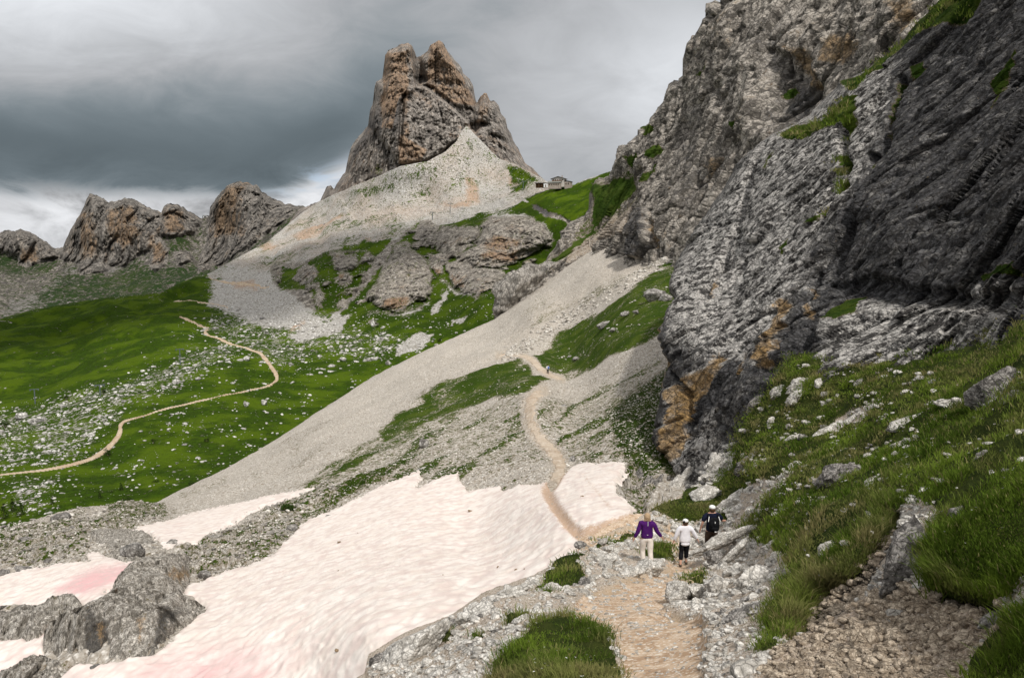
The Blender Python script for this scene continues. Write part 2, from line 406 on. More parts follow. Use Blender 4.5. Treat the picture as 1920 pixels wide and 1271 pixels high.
# ------------------------------------------------------------------ the rock tower
tower_top = [(540, 420), (560, 392), (578, 386), (600, 377), (612, 352), (616, 349), (620, 347), (622, 349), (626, 356), (632, 345), (640, 331), (648, 322), (651, 303), (658, 277), (667, 262), (678, 250), (690, 236), (693, 212), (699, 196), (702, 166),
             (705, 153), (717, 148), (719, 130), (722, 105), (727, 96), (740, 90), (752, 83), (765, 81), (773, 86), (778, 98), (781, 108), (790, 104), (802, 97), (806, 87), (815, 79), (823, 76), (830, 80), (838, 94), (845, 103), (856, 116),
             (865, 127), (868, 138), (880, 148), (887, 160), (891, 186), (894, 194), (901, 182), (907, 174), (912, 174), (918, 190), (928, 190), (936, 199), (939, 213), (948, 222), (951, 240), (958, 252), (963, 266), (972, 280), (978, 292), (985, 306), (1000, 316), (1010, 328), (1030, 345), (1060, 380)]
gT = Ground([(560, 395, 1050), (620, 352, 1010), (655, 300, 985), (700, 180, 975), (722, 100, 955), (765, 84, 935), (782, 108, 960), (823, 78, 925), (860, 125, 940), (890, 170, 965), (908, 176, 950), (945, 225, 965), (975, 290, 960), (1010, 330, 950), (1060, 390, 900),
             (752, 300, 842), (752, 230, 866), (748, 160, 905), (790, 170, 935), (850, 190, 925), (700, 260, 915), (680, 320, 905), (640, 370, 945), (700, 345, 880), (800, 290, 860), (840, 260, 885), (870, 240, 905), (885, 220, 915), (930, 260, 905),
             (960, 310, 880), (850, 400, 810), (700, 400, 860), (600, 440, 950), (950, 400, 820)])
def tower_surf(px, py, P, e):
    wob = 3 * fbm(P / 25.0, 3, 41)
    x, y = px + wob, py + wob
    def pm(poly, s=3): return pmask(x, y, poly, s)
    lt = pm([(712, 70), (780, 70), (784, 160), (770, 172), (752, 178), (745, 300), (700, 240), (690, 230), (700, 160)])          # left column
    rt = pm([(796, 90), (826, 60), (900, 150), (894, 205), (860, 200), (835, 182), (812, 163), (792, 158)])         # right summit block
    cleft = pm([(778, 96), (786, 98), (800, 150), (790, 160), (778, 155), (776, 120)], 4)
    left_low = pm([(590, 380), (650, 300), (690, 235), (745, 170), (752, 312), (700, 350), (640, 380)], 4)
    buttress = pm([(764, 160), (800, 166), (840, 196), (880, 232), (884, 250), (850, 268), (800, 300), (760, 308), (748, 306), (756, 230)])
    pin = pm([(896, 230), (900, 178), (912, 168), (920, 190), (916, 230)], 2.5)
    pin2 = pm([(918, 230), (922, 186), (950, 215), (952, 260), (925, 250)], 2.5)
    rlow = pm([(888, 250), (905, 240), (950, 232), (960, 270), (1015, 335), (940, 305), (900, 280)])
    gully = pm([(868, 250), (873, 236), (905, 225), (912, 232), (893, 250), (880, 262)], 3)
    bench = pm([(655, 355), (700, 322), (760, 310), (800, 305), (790, 330), (700, 360)], 4)
    d = 22 * lt + 14 * rt - 48 * cleft + 26 * buttress + 22 * pin + 12 * pin2 + 14 * rlow - 14 * gully + 10 * left_low + 5 * bench
    col = P[:, 0] / 17.0 + 0.6 * fbm(P / 40, 3, 47)
    ribs = 1 - 2 * np.abs(vnoise(np.stack([col, P[:, 1] * 0 + 4, P[:, 2] / 160], -1), 51))
    strata = vnoise(np.stack([P[:, 0] / 260, P[:, 2] * 0, (P[:, 2] + 0.12 * P[:, 0] + 5 * fbm(P / 50, 2, 49)) / 9.5], -1), 52)
    d = d + 4.5 * ribs + 5.2 * strata + rockdisp(P, 34, 7.0, (1, .3, 0.14), 54, .5) + rockdisp(P, 17, 4.0, (1, .3, 0.25), 55) + rockdisp(P, 8, 3.4, (1, .3, 1.1), 58)
    px2, py2 = px, py
    te = ldist(px2, py2, tower_top)
    d = d - 70 * np.clip(1 - te / 16, 0, 1) ** 2
    P = push(P, d)
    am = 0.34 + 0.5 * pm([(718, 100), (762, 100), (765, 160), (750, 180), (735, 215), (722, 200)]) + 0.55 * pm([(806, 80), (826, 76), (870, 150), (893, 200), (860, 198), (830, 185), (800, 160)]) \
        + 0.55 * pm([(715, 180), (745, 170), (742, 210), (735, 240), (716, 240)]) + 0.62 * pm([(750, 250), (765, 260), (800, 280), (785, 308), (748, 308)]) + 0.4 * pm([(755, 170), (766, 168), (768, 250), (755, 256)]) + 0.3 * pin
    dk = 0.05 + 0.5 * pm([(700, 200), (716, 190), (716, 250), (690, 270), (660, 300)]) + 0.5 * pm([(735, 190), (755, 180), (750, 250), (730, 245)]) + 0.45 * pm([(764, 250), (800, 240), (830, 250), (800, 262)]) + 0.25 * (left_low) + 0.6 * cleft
    g = 0.12 * left_low + 0.35 * pm([(695, 322), (708, 306), (716, 318), (710, 330)], 4)
    s = gully * 0.95 + 0.35 * pm([(640, 380), (720, 330), (800, 308), (800, 330), (650, 400)], 6)
    M = M4(len(px), g, s, am + 0.28 * np.clip(strata, -1, 1) + 0.30 * fbm(P / 60 * np.array([1, 1, .4]), 3, 61), dk + 0.3 * fbm(P / 45 * np.array([1, 1, .3]), 3, 62))
    return P, np.clip(M, 0, 1)
tower_mat = terrain_mat("tower_rock", 0.62, rock=((.17, .152, .136), (.44, .40, .358)), scree=((.34, .31, .29), (.52, .49, .46)), ochre=(.44, .295, .19), darkc=((.085, .08, .077), (.19, .175, .165)), squash=(1, 1, .5))
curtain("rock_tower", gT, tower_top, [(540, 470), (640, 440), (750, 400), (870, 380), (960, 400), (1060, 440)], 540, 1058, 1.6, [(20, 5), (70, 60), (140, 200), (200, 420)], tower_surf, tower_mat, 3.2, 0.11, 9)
# ------------------------------------------------------------------ valley side: talus, crags and meadow
land_top = [(-400, 640), (-100, 606), (0, 598), (60, 580), (100, 573), (200, 558), (300, 548), (345, 528), (367, 518), (393, 513), (412, 502), (450, 480), (500, 455), (535, 425), (570, 396), (600, 377), (660, 350), (715, 328), (750, 312), (800, 303), (835, 284), (855, 266), (866, 246), (874, 236), (884, 244), (900, 262), (918, 280), (935, 297), (960, 306), (990, 321), (1015, 334), (1028, 342), (1050, 346), (1078, 347), (1085, 342), (1100, 336), (1130, 326), (1150, 320), (1200, 300), (1300, 280)]
gD = Ground([(0, 598, 600), (200, 558, 640), (390, 513, 720), (-400, 640, 560), (-400, 900, 260), (450, 480, 800), (570, 396, 980), (660, 350, 875), (750, 312, 800), (872, 236, 848), (800, 303, 800), (840, 275, 818), (900, 262, 845), (700, 335, 838), (935, 297, 835), (1028, 342, 690), (1080, 345, 660), (1150, 320, 630), (1250, 300, 620),
             (0, 690, 440), (100, 640, 520), (250, 620, 500), (345, 595, 520), (0, 780, 330), (0, 890, 215), (0, 1000, 160), (100, 965, 168), (0, 1100, 120), (240, 790, 265), (370, 757, 290), (520, 715, 345), (500, 670, 400), (400, 620, 490), (480, 560, 590), (400, 700, 340), (350, 860, 220),
             (200, 900, 205), (620, 770, 300), (640, 690, 380), (700, 700, 365), (760, 640, 410), (850, 650, 400), (930, 620, 400), (650, 600, 500), (760, 585, 480), (900, 560, 450), (560, 545, 590), (600, 490, 640), (700, 440, 700), (760, 460, 650), (860, 420, 680), (950, 410, 640), (1020, 400, 610),
             (960, 500, 545), (860, 540, 520), (1030, 470, 560), (1060, 440, 570), (1100, 400, 570), (1120, 360, 600), (600, 440, 800), (700, 390, 800), (800, 370, 785), (900, 370, 755), (960, 360, 740), (500, 500, 730), (840, 330, 792), (1000, 620, 380), (1150, 500, 500), (800, 800, 260), (600, 1000, 150)], lam=2e-4, lo=90, hi=1100)
crags = [
    ([(905, 422), (925, 410), (945, 407), (965, 404), (990, 410), (1012, 416), (1022, 424), (1035, 447), (1015, 466), (990, 480), (975, 490), (950, 500), (925, 505), (860, 495), (850, 480), (870, 465), (895, 450)], 26),
    ([(840, 492), (862, 486), (900, 500), (925, 505), (948, 505), (943, 540), (915, 548), (895, 556), (868, 548), (850, 535), (838, 515)], 16),
    ([(815, 440), (835, 425), (870, 425), (905, 425), (895, 450), (868, 468), (850, 485), (838, 500), (828, 500), (830, 475), (812, 460)], 14),
    ([(776, 432), (788, 415), (803, 411), (818, 420), (829, 438), (828, 452), (812, 462), (790, 462), (776, 452)], 15),
    ([(761, 454), (780, 470), (800, 485), (812, 505), (812, 540), (795, 566), (765, 572), (757, 583), (735, 586), (704, 580), (702, 562), (685, 562), (688, 548), (705, 525), (718, 495), (742, 466)], 24),
    ([(800, 470), (825, 468), (838, 478), (836, 500), (834, 516), (820, 522), (811, 505), (800, 488)], 12),
    ([(620, 475), (640, 470), (652, 480), (668, 474), (672, 492), (660, 505), (636, 508), (622, 500)], 9), ([(626, 520), (640, 505), (662, 512), (664, 528), (648, 540), (628, 533)], 9),
    ([(585, 542), (600, 530), (606, 555), (606, 575), (592, 572)], 7), ([(630, 570), (640, 552), (654, 560), (655, 572), (645, 582), (632, 578)], 8),
    ([(553, 505), (575, 492), (592, 498), (596, 515), (585, 535), (560, 538), (550, 525)], 11), ([(508, 508), (520, 500), (532, 505), (530, 522), (512, 524)], 7), ([(682, 480), (690, 470), (706, 478), (704, 498), (690, 500)], 7),
    ([(693, 605), (700, 597), (709, 605), (706, 617), (695, 616)], 5)]
bank_dirt = [[(1000, 386), (1018, 395), (1050, 407), (1066, 412), (1068, 418), (1050, 415), (1020, 405), (1004, 396)]]
talus = [(530, 440), (570, 392), (660, 345), (750, 305), (870, 200), (935, 290), (1015, 330), (1030, 350), (1000, 362), (975, 378), (940, 398), (900, 405), (850, 415), (822, 425), (805, 408), (786, 413), (775, 435), (740, 452), (700, 460), (660, 462), (620, 472), (580, 488), (540, 498), (500, 510), (430, 512), (380, 520), (400, 500), (450, 478)]
scree_far = [[(432, 528), (455, 512), (490, 504), (505, 520), (520, 536), (515, 548), (560, 545), (590, 560), (585, 580), (560, 585), (500, 592), (430, 585), (385, 575), (390, 560), (420, 545)],
             [(560, 545), (582, 548), (592, 575), (570, 580), (556, 565)], [(590, 612), (640, 592), (660, 590), (640, 620), (560, 640), (540, 630)],
             [(742, 452), (752, 452), (680, 540), (628, 605), (612, 608), (660, 550), (715, 475)], [(740, 648), (790, 622), (815, 625), (795, 650), (745, 668)], [(852, 600), (880, 592), (870, 606), (850, 610)],
             [(805, 580), (830, 560), (826, 545), (838, 540), (838, 560), (810, 590)]]
land_grass = [[(950, 500), (1000, 480), (1045, 440), (1090, 480), (1000, 620), (930, 640)], [(828, 424), (838, 415), (870, 412), (900, 402), (940, 398), (975, 380), (990, 366), (1030, 352), (1100, 336), (1160, 315), (1300, 250), (1300, 520), (1080, 500), (1040, 450), (1022, 422), (985, 405), (945, 402), (905, 416), (870, 424), (835, 430)],
              [(642, 462), (690, 452), (720, 452), (745, 455), (720, 478), (700, 520), (680, 520), (690, 470), (660, 470), (645, 475)], [(950, 310), (972, 312), (1012, 340), (985, 348), (960, 340)], [(958, 345), (1000, 345), (985, 360), (955, 362)], [(760, 448), (775, 452), (800, 470), (795, 480), (765, 458)],
              [(660, 510), (690, 505), (680, 560), (690, 590), (760, 590), (800, 570), (815, 530), (836, 530), (850, 548), (900, 560), (950, 540), (1000, 540), (1000, 700), (600, 900), (640, 620), (600, 600), (640, 590)]]
dark_patches = [[(640, 362), (700, 348), (740, 345), (745, 355), (680, 372)], [(760, 360), (820, 345), (815, 358), (770, 372)], [(860, 345), (870, 336), (890, 335), (895, 350)]]
meadow = [(-500, 560), (0, 590), (100, 565), (300, 540), (393, 505), (410, 520), (395, 545), (420, 580), (470, 600), (520, 605), (600, 620), (640, 622), (700, 610), (930, 560), (1300, 500), (1300, 1200), (-500, 1200)]
stone_belt = [[(-20, 770), (60, 765), (130, 735), (240, 710), (330, 670), (420, 640), (470, 650), (400, 690), (330, 725), (240, 760), (200, 800), (150, 860), (0, 880)], [(400, 588), (560, 590), (640, 612), (760, 630), (790, 655), (700, 672), (600, 665), (520, 690), (440, 640), (370, 615)], [(20, 900), (100, 900), (100, 960), (20, 960)]]
def land_surf(px, py, P, e):
    n = fbm(P / 40.0, 4, 70); n2 = fbm(P / 14.0, 4, 74)
    x, y = px + 10 * n + 6 * n2, py + 7 * n + 3 * n2
    x2, y2 = px + 7 * n2 + 4 * n, py + 7 * fbm(P / 14.0 + 9, 4, 75) + 4 * n
    d = np.zeros(len(px)); cr = np.zeros(len(px))
    dep = P[:, 1] / 560.0
    for poly, hh in crags:
        s_ = sdist(x2, y2, poly); k = sstep(s_, -2, 7); cr = np.maximum(cr, k)
        d = np.maximum(d, hh * dep * np.sqrt(np.clip(s_ / 26, 0, 1)))
    cz = pmask(px + 6 * n, py + 5 * n, [(505, 500), (560, 488), (640, 468), (700, 470), (745, 455), (780, 412), (830, 425), (900, 412), (1000, 410), (1040, 445), (1000, 500), (950, 545), (900, 560), (850, 540), (830, 525), (790, 575), (740, 590), (690, 585), (600, 585), (520, 540)], 8)
    k2 = cz * sstep(fbm(P / np.array([20, 20, 15.0]), 4, 71), 0.22, 0.50)
    d = np.maximum(d, 7 * k2); cr = np.maximum(cr, k2)
    strata = vnoise(np.stack([P[:, 0] / 90, P[:, 1] / 90, (P[:, 2] + 0.10 * P[:, 0] + 2.5 * fbm(P / 30, 2, 76)) / 5.2], -1), 77)
    ribs = vnoise(np.stack([P[:, 0] / 12, P[:, 1] / 40, P[:, 2] / 60], -1), 78)
    big = pmask(px, py, crags[0][0], 10)
    d = d + cr * (rockdisp(P, 15, 3.6, (1, .4, .28), 80) + rockdisp(P, 6, 1.8, (1, .5, .8), 83) + (1.6 + 2.4 * big) * strata + 2.4 * ribs)
    nf = np.clip(P[:, 1] / 400, 0.3, 1.8)
    mead = pmask(x, y, meadow, 16) * (1 - cr)
    hill = pmask(px, py, [(-500, 560), (0, 590), (393, 505), (330, 600), (300, 660), (120, 740), (-500, 800)], 40)
    up = nf * (2.6 * fbm(P / 55.0, 4, 86) * (1 + 1.8 * hill) + 0.8 * n2 * (1 - 0.7 * mead)) * (1 - cr)
    slope_rills = fbm(np.stack([(P[:, 0] * 0.8 + P[:, 2] * 0.9) / 16, P[:, 1] / 120, P[:, 2] * 0], -1), 4, 90)
    up = up + 3.0 * slope_rills * pmask(px, py, talus, 10)
    up = up * np.clip(e / 10, 0.1, 1)
    # the knolly middle ground right of the screes
    knoll = pmask(x, y, [(500, 500), (740, 450), (830, 470), (840, 560), (700, 600), (600, 600), (520, 550)], 10)
    d = d + knoll * (1 - cr) * 4.0 * fbm(P / 22, 4, 92)
    dirt = many(x, y, bank_dirt, 3)
    d = d - 3 * dirt
    P = push(P, d, up)
    tal = pmask(x, y, talus, 8); sf = many(x2, y2, scree_far, 4)
    gr = np.maximum(many(x, y, land_grass, 7) * 0.95, mead * 0.95)
    gr = np.maximum(gr, knoll * 0.58); gr = np.maximum(gr, cz * 0.8 * (1 - cr))
    belt = many(x, y, stone_belt, 16)
    gr = gr - belt * 0.30
    gr = gr * (1 - sf * 0.95) * (1 - cr * 0.9) * (1 - dirt)
    gr = np.where(tal > 0.5, np.maximum((0.10 + 0.26 * np.clip(0.4 + n2 + n, 0, 1)) * tal * (1 + 0.35 * (y > 400)), many(x, y, land_grass[1:5], 6) * 0.95), gr)
    gr = np.maximum(gr, 0.50 * many(x, y, dark_patches, 7)) + cr * (0.10 + 0.2 * fbm(P / 20, 3, 94))
    # spoil tracks cut across the talus
    trk = np.zeros(len(px))
    for ln in ([(560, 440), (640, 412), (700, 405), (780, 392), (860, 385), (985, 378)], [(600, 470), (640, 440), (720, 425)], [(430, 500), (520, 470), (600, 440)], [(700, 405), (620, 395)]):
        trk = np.maximum(trk, 1 - sstep(ldist(x2, y2, ln), 1.5, 4.5))
    gr = gr * (1 - trk)
    red = many(x, y, [[(488, 462), (500, 455), (524, 457), (515, 468), (495, 474)], [(545, 440), (640, 400), (650, 408), (560, 455)], [(875, 340), (890, 335), (898, 370), (870, 385), (820, 380), (870, 370)], [(950, 328), (985, 330), (992, 342), (955, 345)], [(545, 605), (565, 600), (560, 615), (540, 622)], [(680, 445), (700, 440), (690, 455)], [(590, 500), (596, 505), (592, 525)], [(440, 535), (480, 532), (480, 540), (440, 542)]], 5)
    red = np.maximum(red, 0.42 * tal * np.clip(0.4 + 1.2 * fbm(P / 60, 3, 96), 0, 1))
    am = cr * (0.22 + 0.35 * strata + 0.5 * fbm(P / 22 * np.array([1, 1, .6]), 3, 97)) + 0.55 * cr * many(px, py, [[(925, 440), (1000, 455), (980, 490), (900, 480)], [(840, 515), (870, 520), (872, 548), (850, 540)], [(720, 560), (765, 555), (755, 586), (705, 582)], [(800, 500), (830, 498), (825, 522)], [(630, 515), (645, 512), (645, 530)]], 8)
    s_ = np.maximum(tal, np.maximum(sf, 0.75 * knoll)) * (1 - cr) + (1 - tal) * belt * 0.8 * (1 - cr)
    s_ = np.maximum(s_, (1 - cr) * 0.8 * (1 - dirt)) * (1 - 0.8 * cz)
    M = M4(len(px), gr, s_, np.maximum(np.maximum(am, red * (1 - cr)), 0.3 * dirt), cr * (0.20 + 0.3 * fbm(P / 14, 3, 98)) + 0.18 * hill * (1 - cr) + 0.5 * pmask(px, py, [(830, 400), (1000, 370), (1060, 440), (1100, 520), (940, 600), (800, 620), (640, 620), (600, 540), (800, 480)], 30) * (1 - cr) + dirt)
    lit = many(x, y, [[(560, 680), (640, 640), (800, 640), (860, 640), (700, 700), (600, 710)], [(1010, 412), (1060, 385), (1150, 360), (1110, 400), (1060, 420)]], 20)  # sunlit patches painted in: the dark tone is taken out here
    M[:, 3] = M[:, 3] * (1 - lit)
    return P, np.clip(M, 0, 1)
land_mat = terrain_mat("valley_ground", 0.32, rock=((.18, .162, .14), (.48, .44, .385)), scree=((.44, .425, .405), (.80, .785, .76)), grass=((.024, .045, .004), (.040, .080, .004), (.085, .135, .006)), ochre=(.40, .25, .15), soil=(.12, .10, .06), squash=(1, 1, .6), gsharp=4.0)
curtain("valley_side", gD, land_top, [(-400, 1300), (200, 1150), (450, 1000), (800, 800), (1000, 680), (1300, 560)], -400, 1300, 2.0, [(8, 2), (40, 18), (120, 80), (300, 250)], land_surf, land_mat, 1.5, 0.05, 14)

# ------------------------------------------------------------------ near mountainside: screes, gully
side_top = [(-400, 1010), (-60, 1006), (0, 998), (60, 975), (110, 960), (150, 953), (190, 949), (240, 946), (290, 944), (330, 923), (420, 880), (520, 822), (620, 757), (700, 706), (800, 655), (870, 625), (930, 597), (1000, 545), (1060, 500), (1130, 450), (1175, 420), (1205, 396), (1290, 330), (1400, 260)]
gE = Ground([(1205, 396, 330), (1290, 330, 350), (1130, 450, 312), (1060, 500, 300), (930, 597, 282), (800, 655, 268), (700, 706, 252), (620, 757, 226), (520, 822, 190), (420, 880, 158), (330, 923, 130), (290, 944, 112), (190, 949, 100), (110, 960, 88), (0, 998, 72), (-60, 1006, 66), (-400, 1010, 60),
             (1200, 480, 240), (1260, 480, 215), (1200, 560, 170), (1260, 560, 160), (1120, 600, 190), (1260, 640, 115), (1150, 650, 135), (1030, 690, 157), (1055, 710, 148), (985, 668, 180), (950, 665, 195), (1240, 720, 85), (1150, 780, 76), (1010, 760, 86), (985, 800, 80), (1040, 860, 61), (1080, 875, 56), (1160, 870, 50), (1240, 850, 52), (1235, 910, 44),
             (880, 740, 135), (800, 790, 115), (700, 840, 100), (600, 900, 78), (500, 935, 74), (450, 925, 88), (400, 950, 78), (900, 850, 72), (870, 910, 57), (740, 920, 60), (600, 780, 190), (700, 750, 180), (850, 680, 205), (1000, 600, 235), (950, 640, 225), (1100, 520, 250),
             (1180, 970, 30), (1100, 1010, 28), (1060, 960, 34), (1000, 1080, 27), (900, 1000, 42), (700, 1050, 38), (560, 1000, 53), (860, 1150, 24), (700, 1200, 23), (500, 1150, 32), (400, 1090, 42), (300, 1240, 29.5), (200, 1130, 36), (100, 1250, 31), (0, 1240, 33), (0, 1100, 46), (150, 1080, 44), (250, 1010, 58), (100, 1020, 60), (300, 985, 68), (600, 1271, 24), (300, 1400, 24), (900, 1400, 19), (1300, 1100, 27), (1300, 1000, 31), (-400, 1250, 38), (1400, 900, 45), (1400, 650, 110), (1400, 450, 260)], lam=2e-4, lo=14, hi=420)
e_grass = [[(1000, 668), (1040, 630), (1100, 590), (1160, 555), (1230, 500), (1300, 455), (1420, 460), (1420, 600), (1262, 618), (1180, 660), (1100, 690), (1058, 708), (1035, 700), (1010, 690)],
           [(700, 800), (760, 762), (840, 725), (900, 700), (975, 672), (992, 682), (1000, 695), (1040, 712), (990, 736), (930, 752), (860, 772), (800, 795), (720, 830)]]
e_grass_thin = [[(560, 910), (640, 860), (720, 820), (800, 790), (830, 800), (740, 850), (640, 890), (580, 925)], [(1080, 745), (1130, 715), (1190, 695), (1240, 660), (1245, 680), (1180, 715), (1110, 745)], [(940, 640), (1010, 600), (1100, 545), (1190, 500), (1270, 455), (1280, 465), (1190, 515), (1100, 560), (1000, 620)],
                [(990, 800), (1020, 780), (1030, 830), (1035, 850), (1010, 830)], [(990, 575), (1040, 550), (1030, 590), (985, 605)], [(330, 935), (420, 890), (440, 900), (350, 945)], [(460, 890), (560, 830), (600, 800), (560, 850), (480, 905)],
                [(560, 960), (640, 925), (700, 885), (640, 950), (540, 1005)], [(200, 950), (320, 945), (310, 970), (200, 985)], [(-100, 1010), (60, 985), (130, 970), (110, 1000), (-100, 1040)]]
e_dark = [[(1130, 770), (1190, 730), (1260, 680), (1300, 700), (1300, 900), (1200, 890), (1165, 860), (1150, 820)]]
e_brown = [[(330, 1030), (400, 1000), (480, 970), (560, 925), (620, 905), (640, 925), (570, 960), (555, 1000), (505, 1045), (465, 1062), (400, 1082), (345, 1080)], [(-400, 1000), (0, 990), (120, 965), (180, 965), (250, 950), (330, 955), (300, 975), (250, 990), (180, 1000), (160, 1050), (60, 1065), (-400, 1100)], [(1155, 870), (1200, 880), (1240, 900), (1200, 985), (1160, 935)], [(560, 940), (650, 910), (800, 850), (850, 810), (780, 880), (620, 960)]]
path_main = [(935, 668), (950, 664), (985, 668), (1000, 678), (1012, 690), (1030, 702), (1055, 711)]
path_near = [(1016, 735), (1000, 745), (993, 762), (993, 790), (1005, 815), (1025, 838), (1045, 858), (1052, 880), (1040, 905), (1025, 925), (1040, 955), (1065, 990), (1090, 1010), (1130, 1000), (1180, 985)]
outcrops = {
  'a': [(238, 1072), (300, 1050), (345, 1045), (372, 1052), (366, 1074), (342, 1098), (344, 1120), (372, 1132), (388, 1140), (378, 1155), (352, 1172), (328, 1200), (300, 1218), (245, 1236), (200, 1234), (150, 1244), (120, 1226), (84, 1216), (82, 1195), (110, 1172), (160, 1150), (205, 1124), (215, 1095)],
  'b': [(-60, 1142), (0, 1140), (40, 1136), (70, 1140), (118, 1130), (140, 1128), (160, 1144), (155, 1158), (120, 1162), (95, 1170), (72, 1196), (30, 1202), (-60, 1206)],
  'c': [(160, 1000), (180, 985), (235, 990), (275, 996), (300, 1012), (308, 1028), (290, 1040), (268, 1042), (245, 1056), (215, 1048), (195, 1032), (168, 1020)],
  'd': [(470, 985), (500, 975), (545, 978), (562, 984), (555, 1000), (530, 1012), (500, 1014), (475, 1004)],
  'e': [(-10, 1262), (40, 1248), (60, 1236), (120, 1240), (128, 1262), (120, 1300), (-10, 1310)]}
SNOW = [
  [(510, 1044), (557, 994), (580, 975), (620, 960), (713, 915), (760, 893), (787, 884), (790, 897), (775, 918), (790, 916), (813, 901), (840, 892), (860, 888), (858, 900), (877, 923), (905, 918), (937, 913), (943, 921), (975, 912), (1007, 910), (1022, 905), (1037, 920), (1050, 900), (1066, 884), (1080, 873), (1100, 870), (1117, 875), (1140, 870), (1167, 868), (1171, 877), (1160, 892), (1153, 910), (1154, 930), (1170, 946), (1187, 960), (1180, 978), (1147, 980), (1120, 1004), (1095, 1016), (1250, 1100), (1250, 1500), (60, 1500), (100, 1290),
   (123, 1268), (136, 1252), (150, 1247), (193, 1247), (247, 1236), (290, 1229), (312, 1214), (350, 1172), (384, 1147), (389, 1137), (372, 1124), (345, 1110), (352, 1098), (380, 1092), (403, 1080), (467, 1060)],
  [(250, 994), (285, 984), (327, 975), (393, 957), (467, 940), (530, 926), (590, 915), (598, 920), (567, 934), (520, 947), (483, 957), (450, 975), (430, 985), (420, 994), (383, 1007), (372, 1022), (350, 1020), (330, 1026), (314, 1031), (302, 1020), (296, 1008), (280, 1000)],
  [(-300, 1088), (0, 1081), (30, 1074), (67, 1067), (110, 1058), (150, 1055), (170, 1053), (163, 1044), (172, 1036), (184, 1036), (195, 1044), (215, 1050), (235, 1057), (270, 1053), (296, 1052), (285, 1062), (245, 1074), (237, 1088), (200, 1105), (190, 1115), (213, 1125), (190, 1138), (167, 1142), (127, 1131), (100, 1134), (67, 1137), (0, 1138), (-300, 1150)],
  [(-300, 1205), (0, 1200), (60, 1200), (80, 1186), (107, 1167), (150, 1152), (150, 1162), (140, 1174), (110, 1190), (82, 1200), (80, 1222), (52, 1246), (27, 1252), (0, 1264), (-300, 1280)]]
def fall_line(P):
    """coordinates stretched along the fall line of the screes (down to the left)"""
    a = (P[:, 0] * 0.80 - P[:, 2] * -0.60); b_ = -P[:, 0] * 0.60 + P[:, 2] * 0.80
    return np.stack([a, P[:, 1] * 0.5, b_], -1)
def side_surf(px, py, P, e):
    dep = P[:, 1]; nf = np.clip(dep / 100, 0.25, 2.2)
    # image-aligned fall direction is about (-.86,.5); noise stretched along it in the slope itself
    L = np.clip(dep, 20, 300)
    q = np.stack([(px * 0.87 - py * 0.5) / 160, (px * 0.5 + py * 0.87) / 22, px * 0], -1)
    rill = fbm(q, 4, 101)
    n = fbm(P / 6.0, 5, 102, 0.6); n2 = fbm(P / 22.0, 3, 103)
    x = px + 8 * n2 + 5 * n; y = py + 6 * n2 + 5 * n
    near = sstep(-dep, -75, -45)
    lump = rockdisp(P, 2.6, 0.20, (1, 1, 1), 104)
    up = nf * (0.9 * n2 + 0.35 * rill) + 0.12 * n * nf + lump * (0.4 + 0.6 * near)
    rub = many(x, y, e_brown, 12)
    up = up + rub * (0.35 + 0.45 * rockdisp(P, 3.5, 0.7, (1, 1, 1), 107))
    snowz = np.maximum(pmask(px, py, SNOW[0], 25), many(px, py, SNOW[1:], 8)); up = up * (1 - 0.85 * snowz) - 0.15 * snowz
    up = up * np.clip(e / 8, 0.15, 1)
    # beaten trail cut slightly into the slope
    pth = np.maximum(1 - sstep(ldist(px, py, path_main), 3, 9), 1 - sstep(ldist(px, py, path_near), 8, 20))
    up = up * (1 - 0.8 * pth)
    # bed of the gully falls away under the cliff
    up = up - 1.0 * many(px, py, [[(1160, 885), (1200, 880), (1230, 905), (1205, 965), (1170, 940)]], 14)
    P = push(P, np.zeros(len(px)), up)
    g = many(x, y, e_grass, 8) * (0.74 + 0.35 * n)
    g2 = many(x, y, e_grass, 20)
    thin = many(x, y, e_grass_thin, 10)
    mid = pmask(x, y, [(560, 900), (720, 800), (990, 735), (1090, 740), (1240, 640), (1240, 900), (1060, 870), (880, 900), (700, 920), (560, 1000)], 20)
    g = np.maximum(g, 0.50 * thin)
    g = np.maximum(g, 0.38 * mid + 0.32 * mid * sstep(rill, 0.02, 0.40))
    g = np.maximum(g, 0.42 * sstep(rill, 0.12, 0.55))
    g = np.maximum(g, 0.50 * many(x, y, [[(950, 620), (1000, 570), (1080, 545), (1100, 560), (1010, 630), (960, 640)], [(1100, 500), (1190, 430), (1200, 445), (1120, 520)]], 18) * sstep(n, -0.2, 0.3))
    dk = many(x, y, e_dark, 14)
    g = np.maximum(g, 0.66 * dk); g = np.maximum(g, 0.44 * rub)
    g = g - 0.20 * sstep(-rill, 0.0, 0.4) * pmask(px, py, e_grass[1], 10)
    up_scree = pmask(px, py, [(330, 935), (930, 600), (1210, 390), (1210, 480), (1000, 610), (930, 665), (700, 790), (480, 930)], 10)
    g = g * (1 - 0.35 * up_scree)
    M = M4(len(px), np.clip(g, 0, 1) * (1 - pth), 1.0 - 0.35 * rub, 0.05 + 0.10 * pmask(px, py, [(1000, 600), (1210, 440), (1210, 500), (1050, 600), (900, 690)], 25) + 0.35 * pth, np.clip(0.75 * dk + 0.30 * rub + 0.35 * np.clip(rill * 1.2 + n2 * .5, 0, 1), 0, 1))
    return P, np.clip(M, 0, 1)
side_mat = terrain_mat("slope_ground", 0.075, rock=((.11, .10, .09), (.30, .28, .26)), scree=((.53, .49, .44), (.88, .85, .80)), grass=((.028, .052, .006), (.045, .080, .008), (.075, .105, .014)), ochre=(.50, .36, .22), soil=(.15, .11, .06), squash=(1, 1, 1), gsharp=2.8)
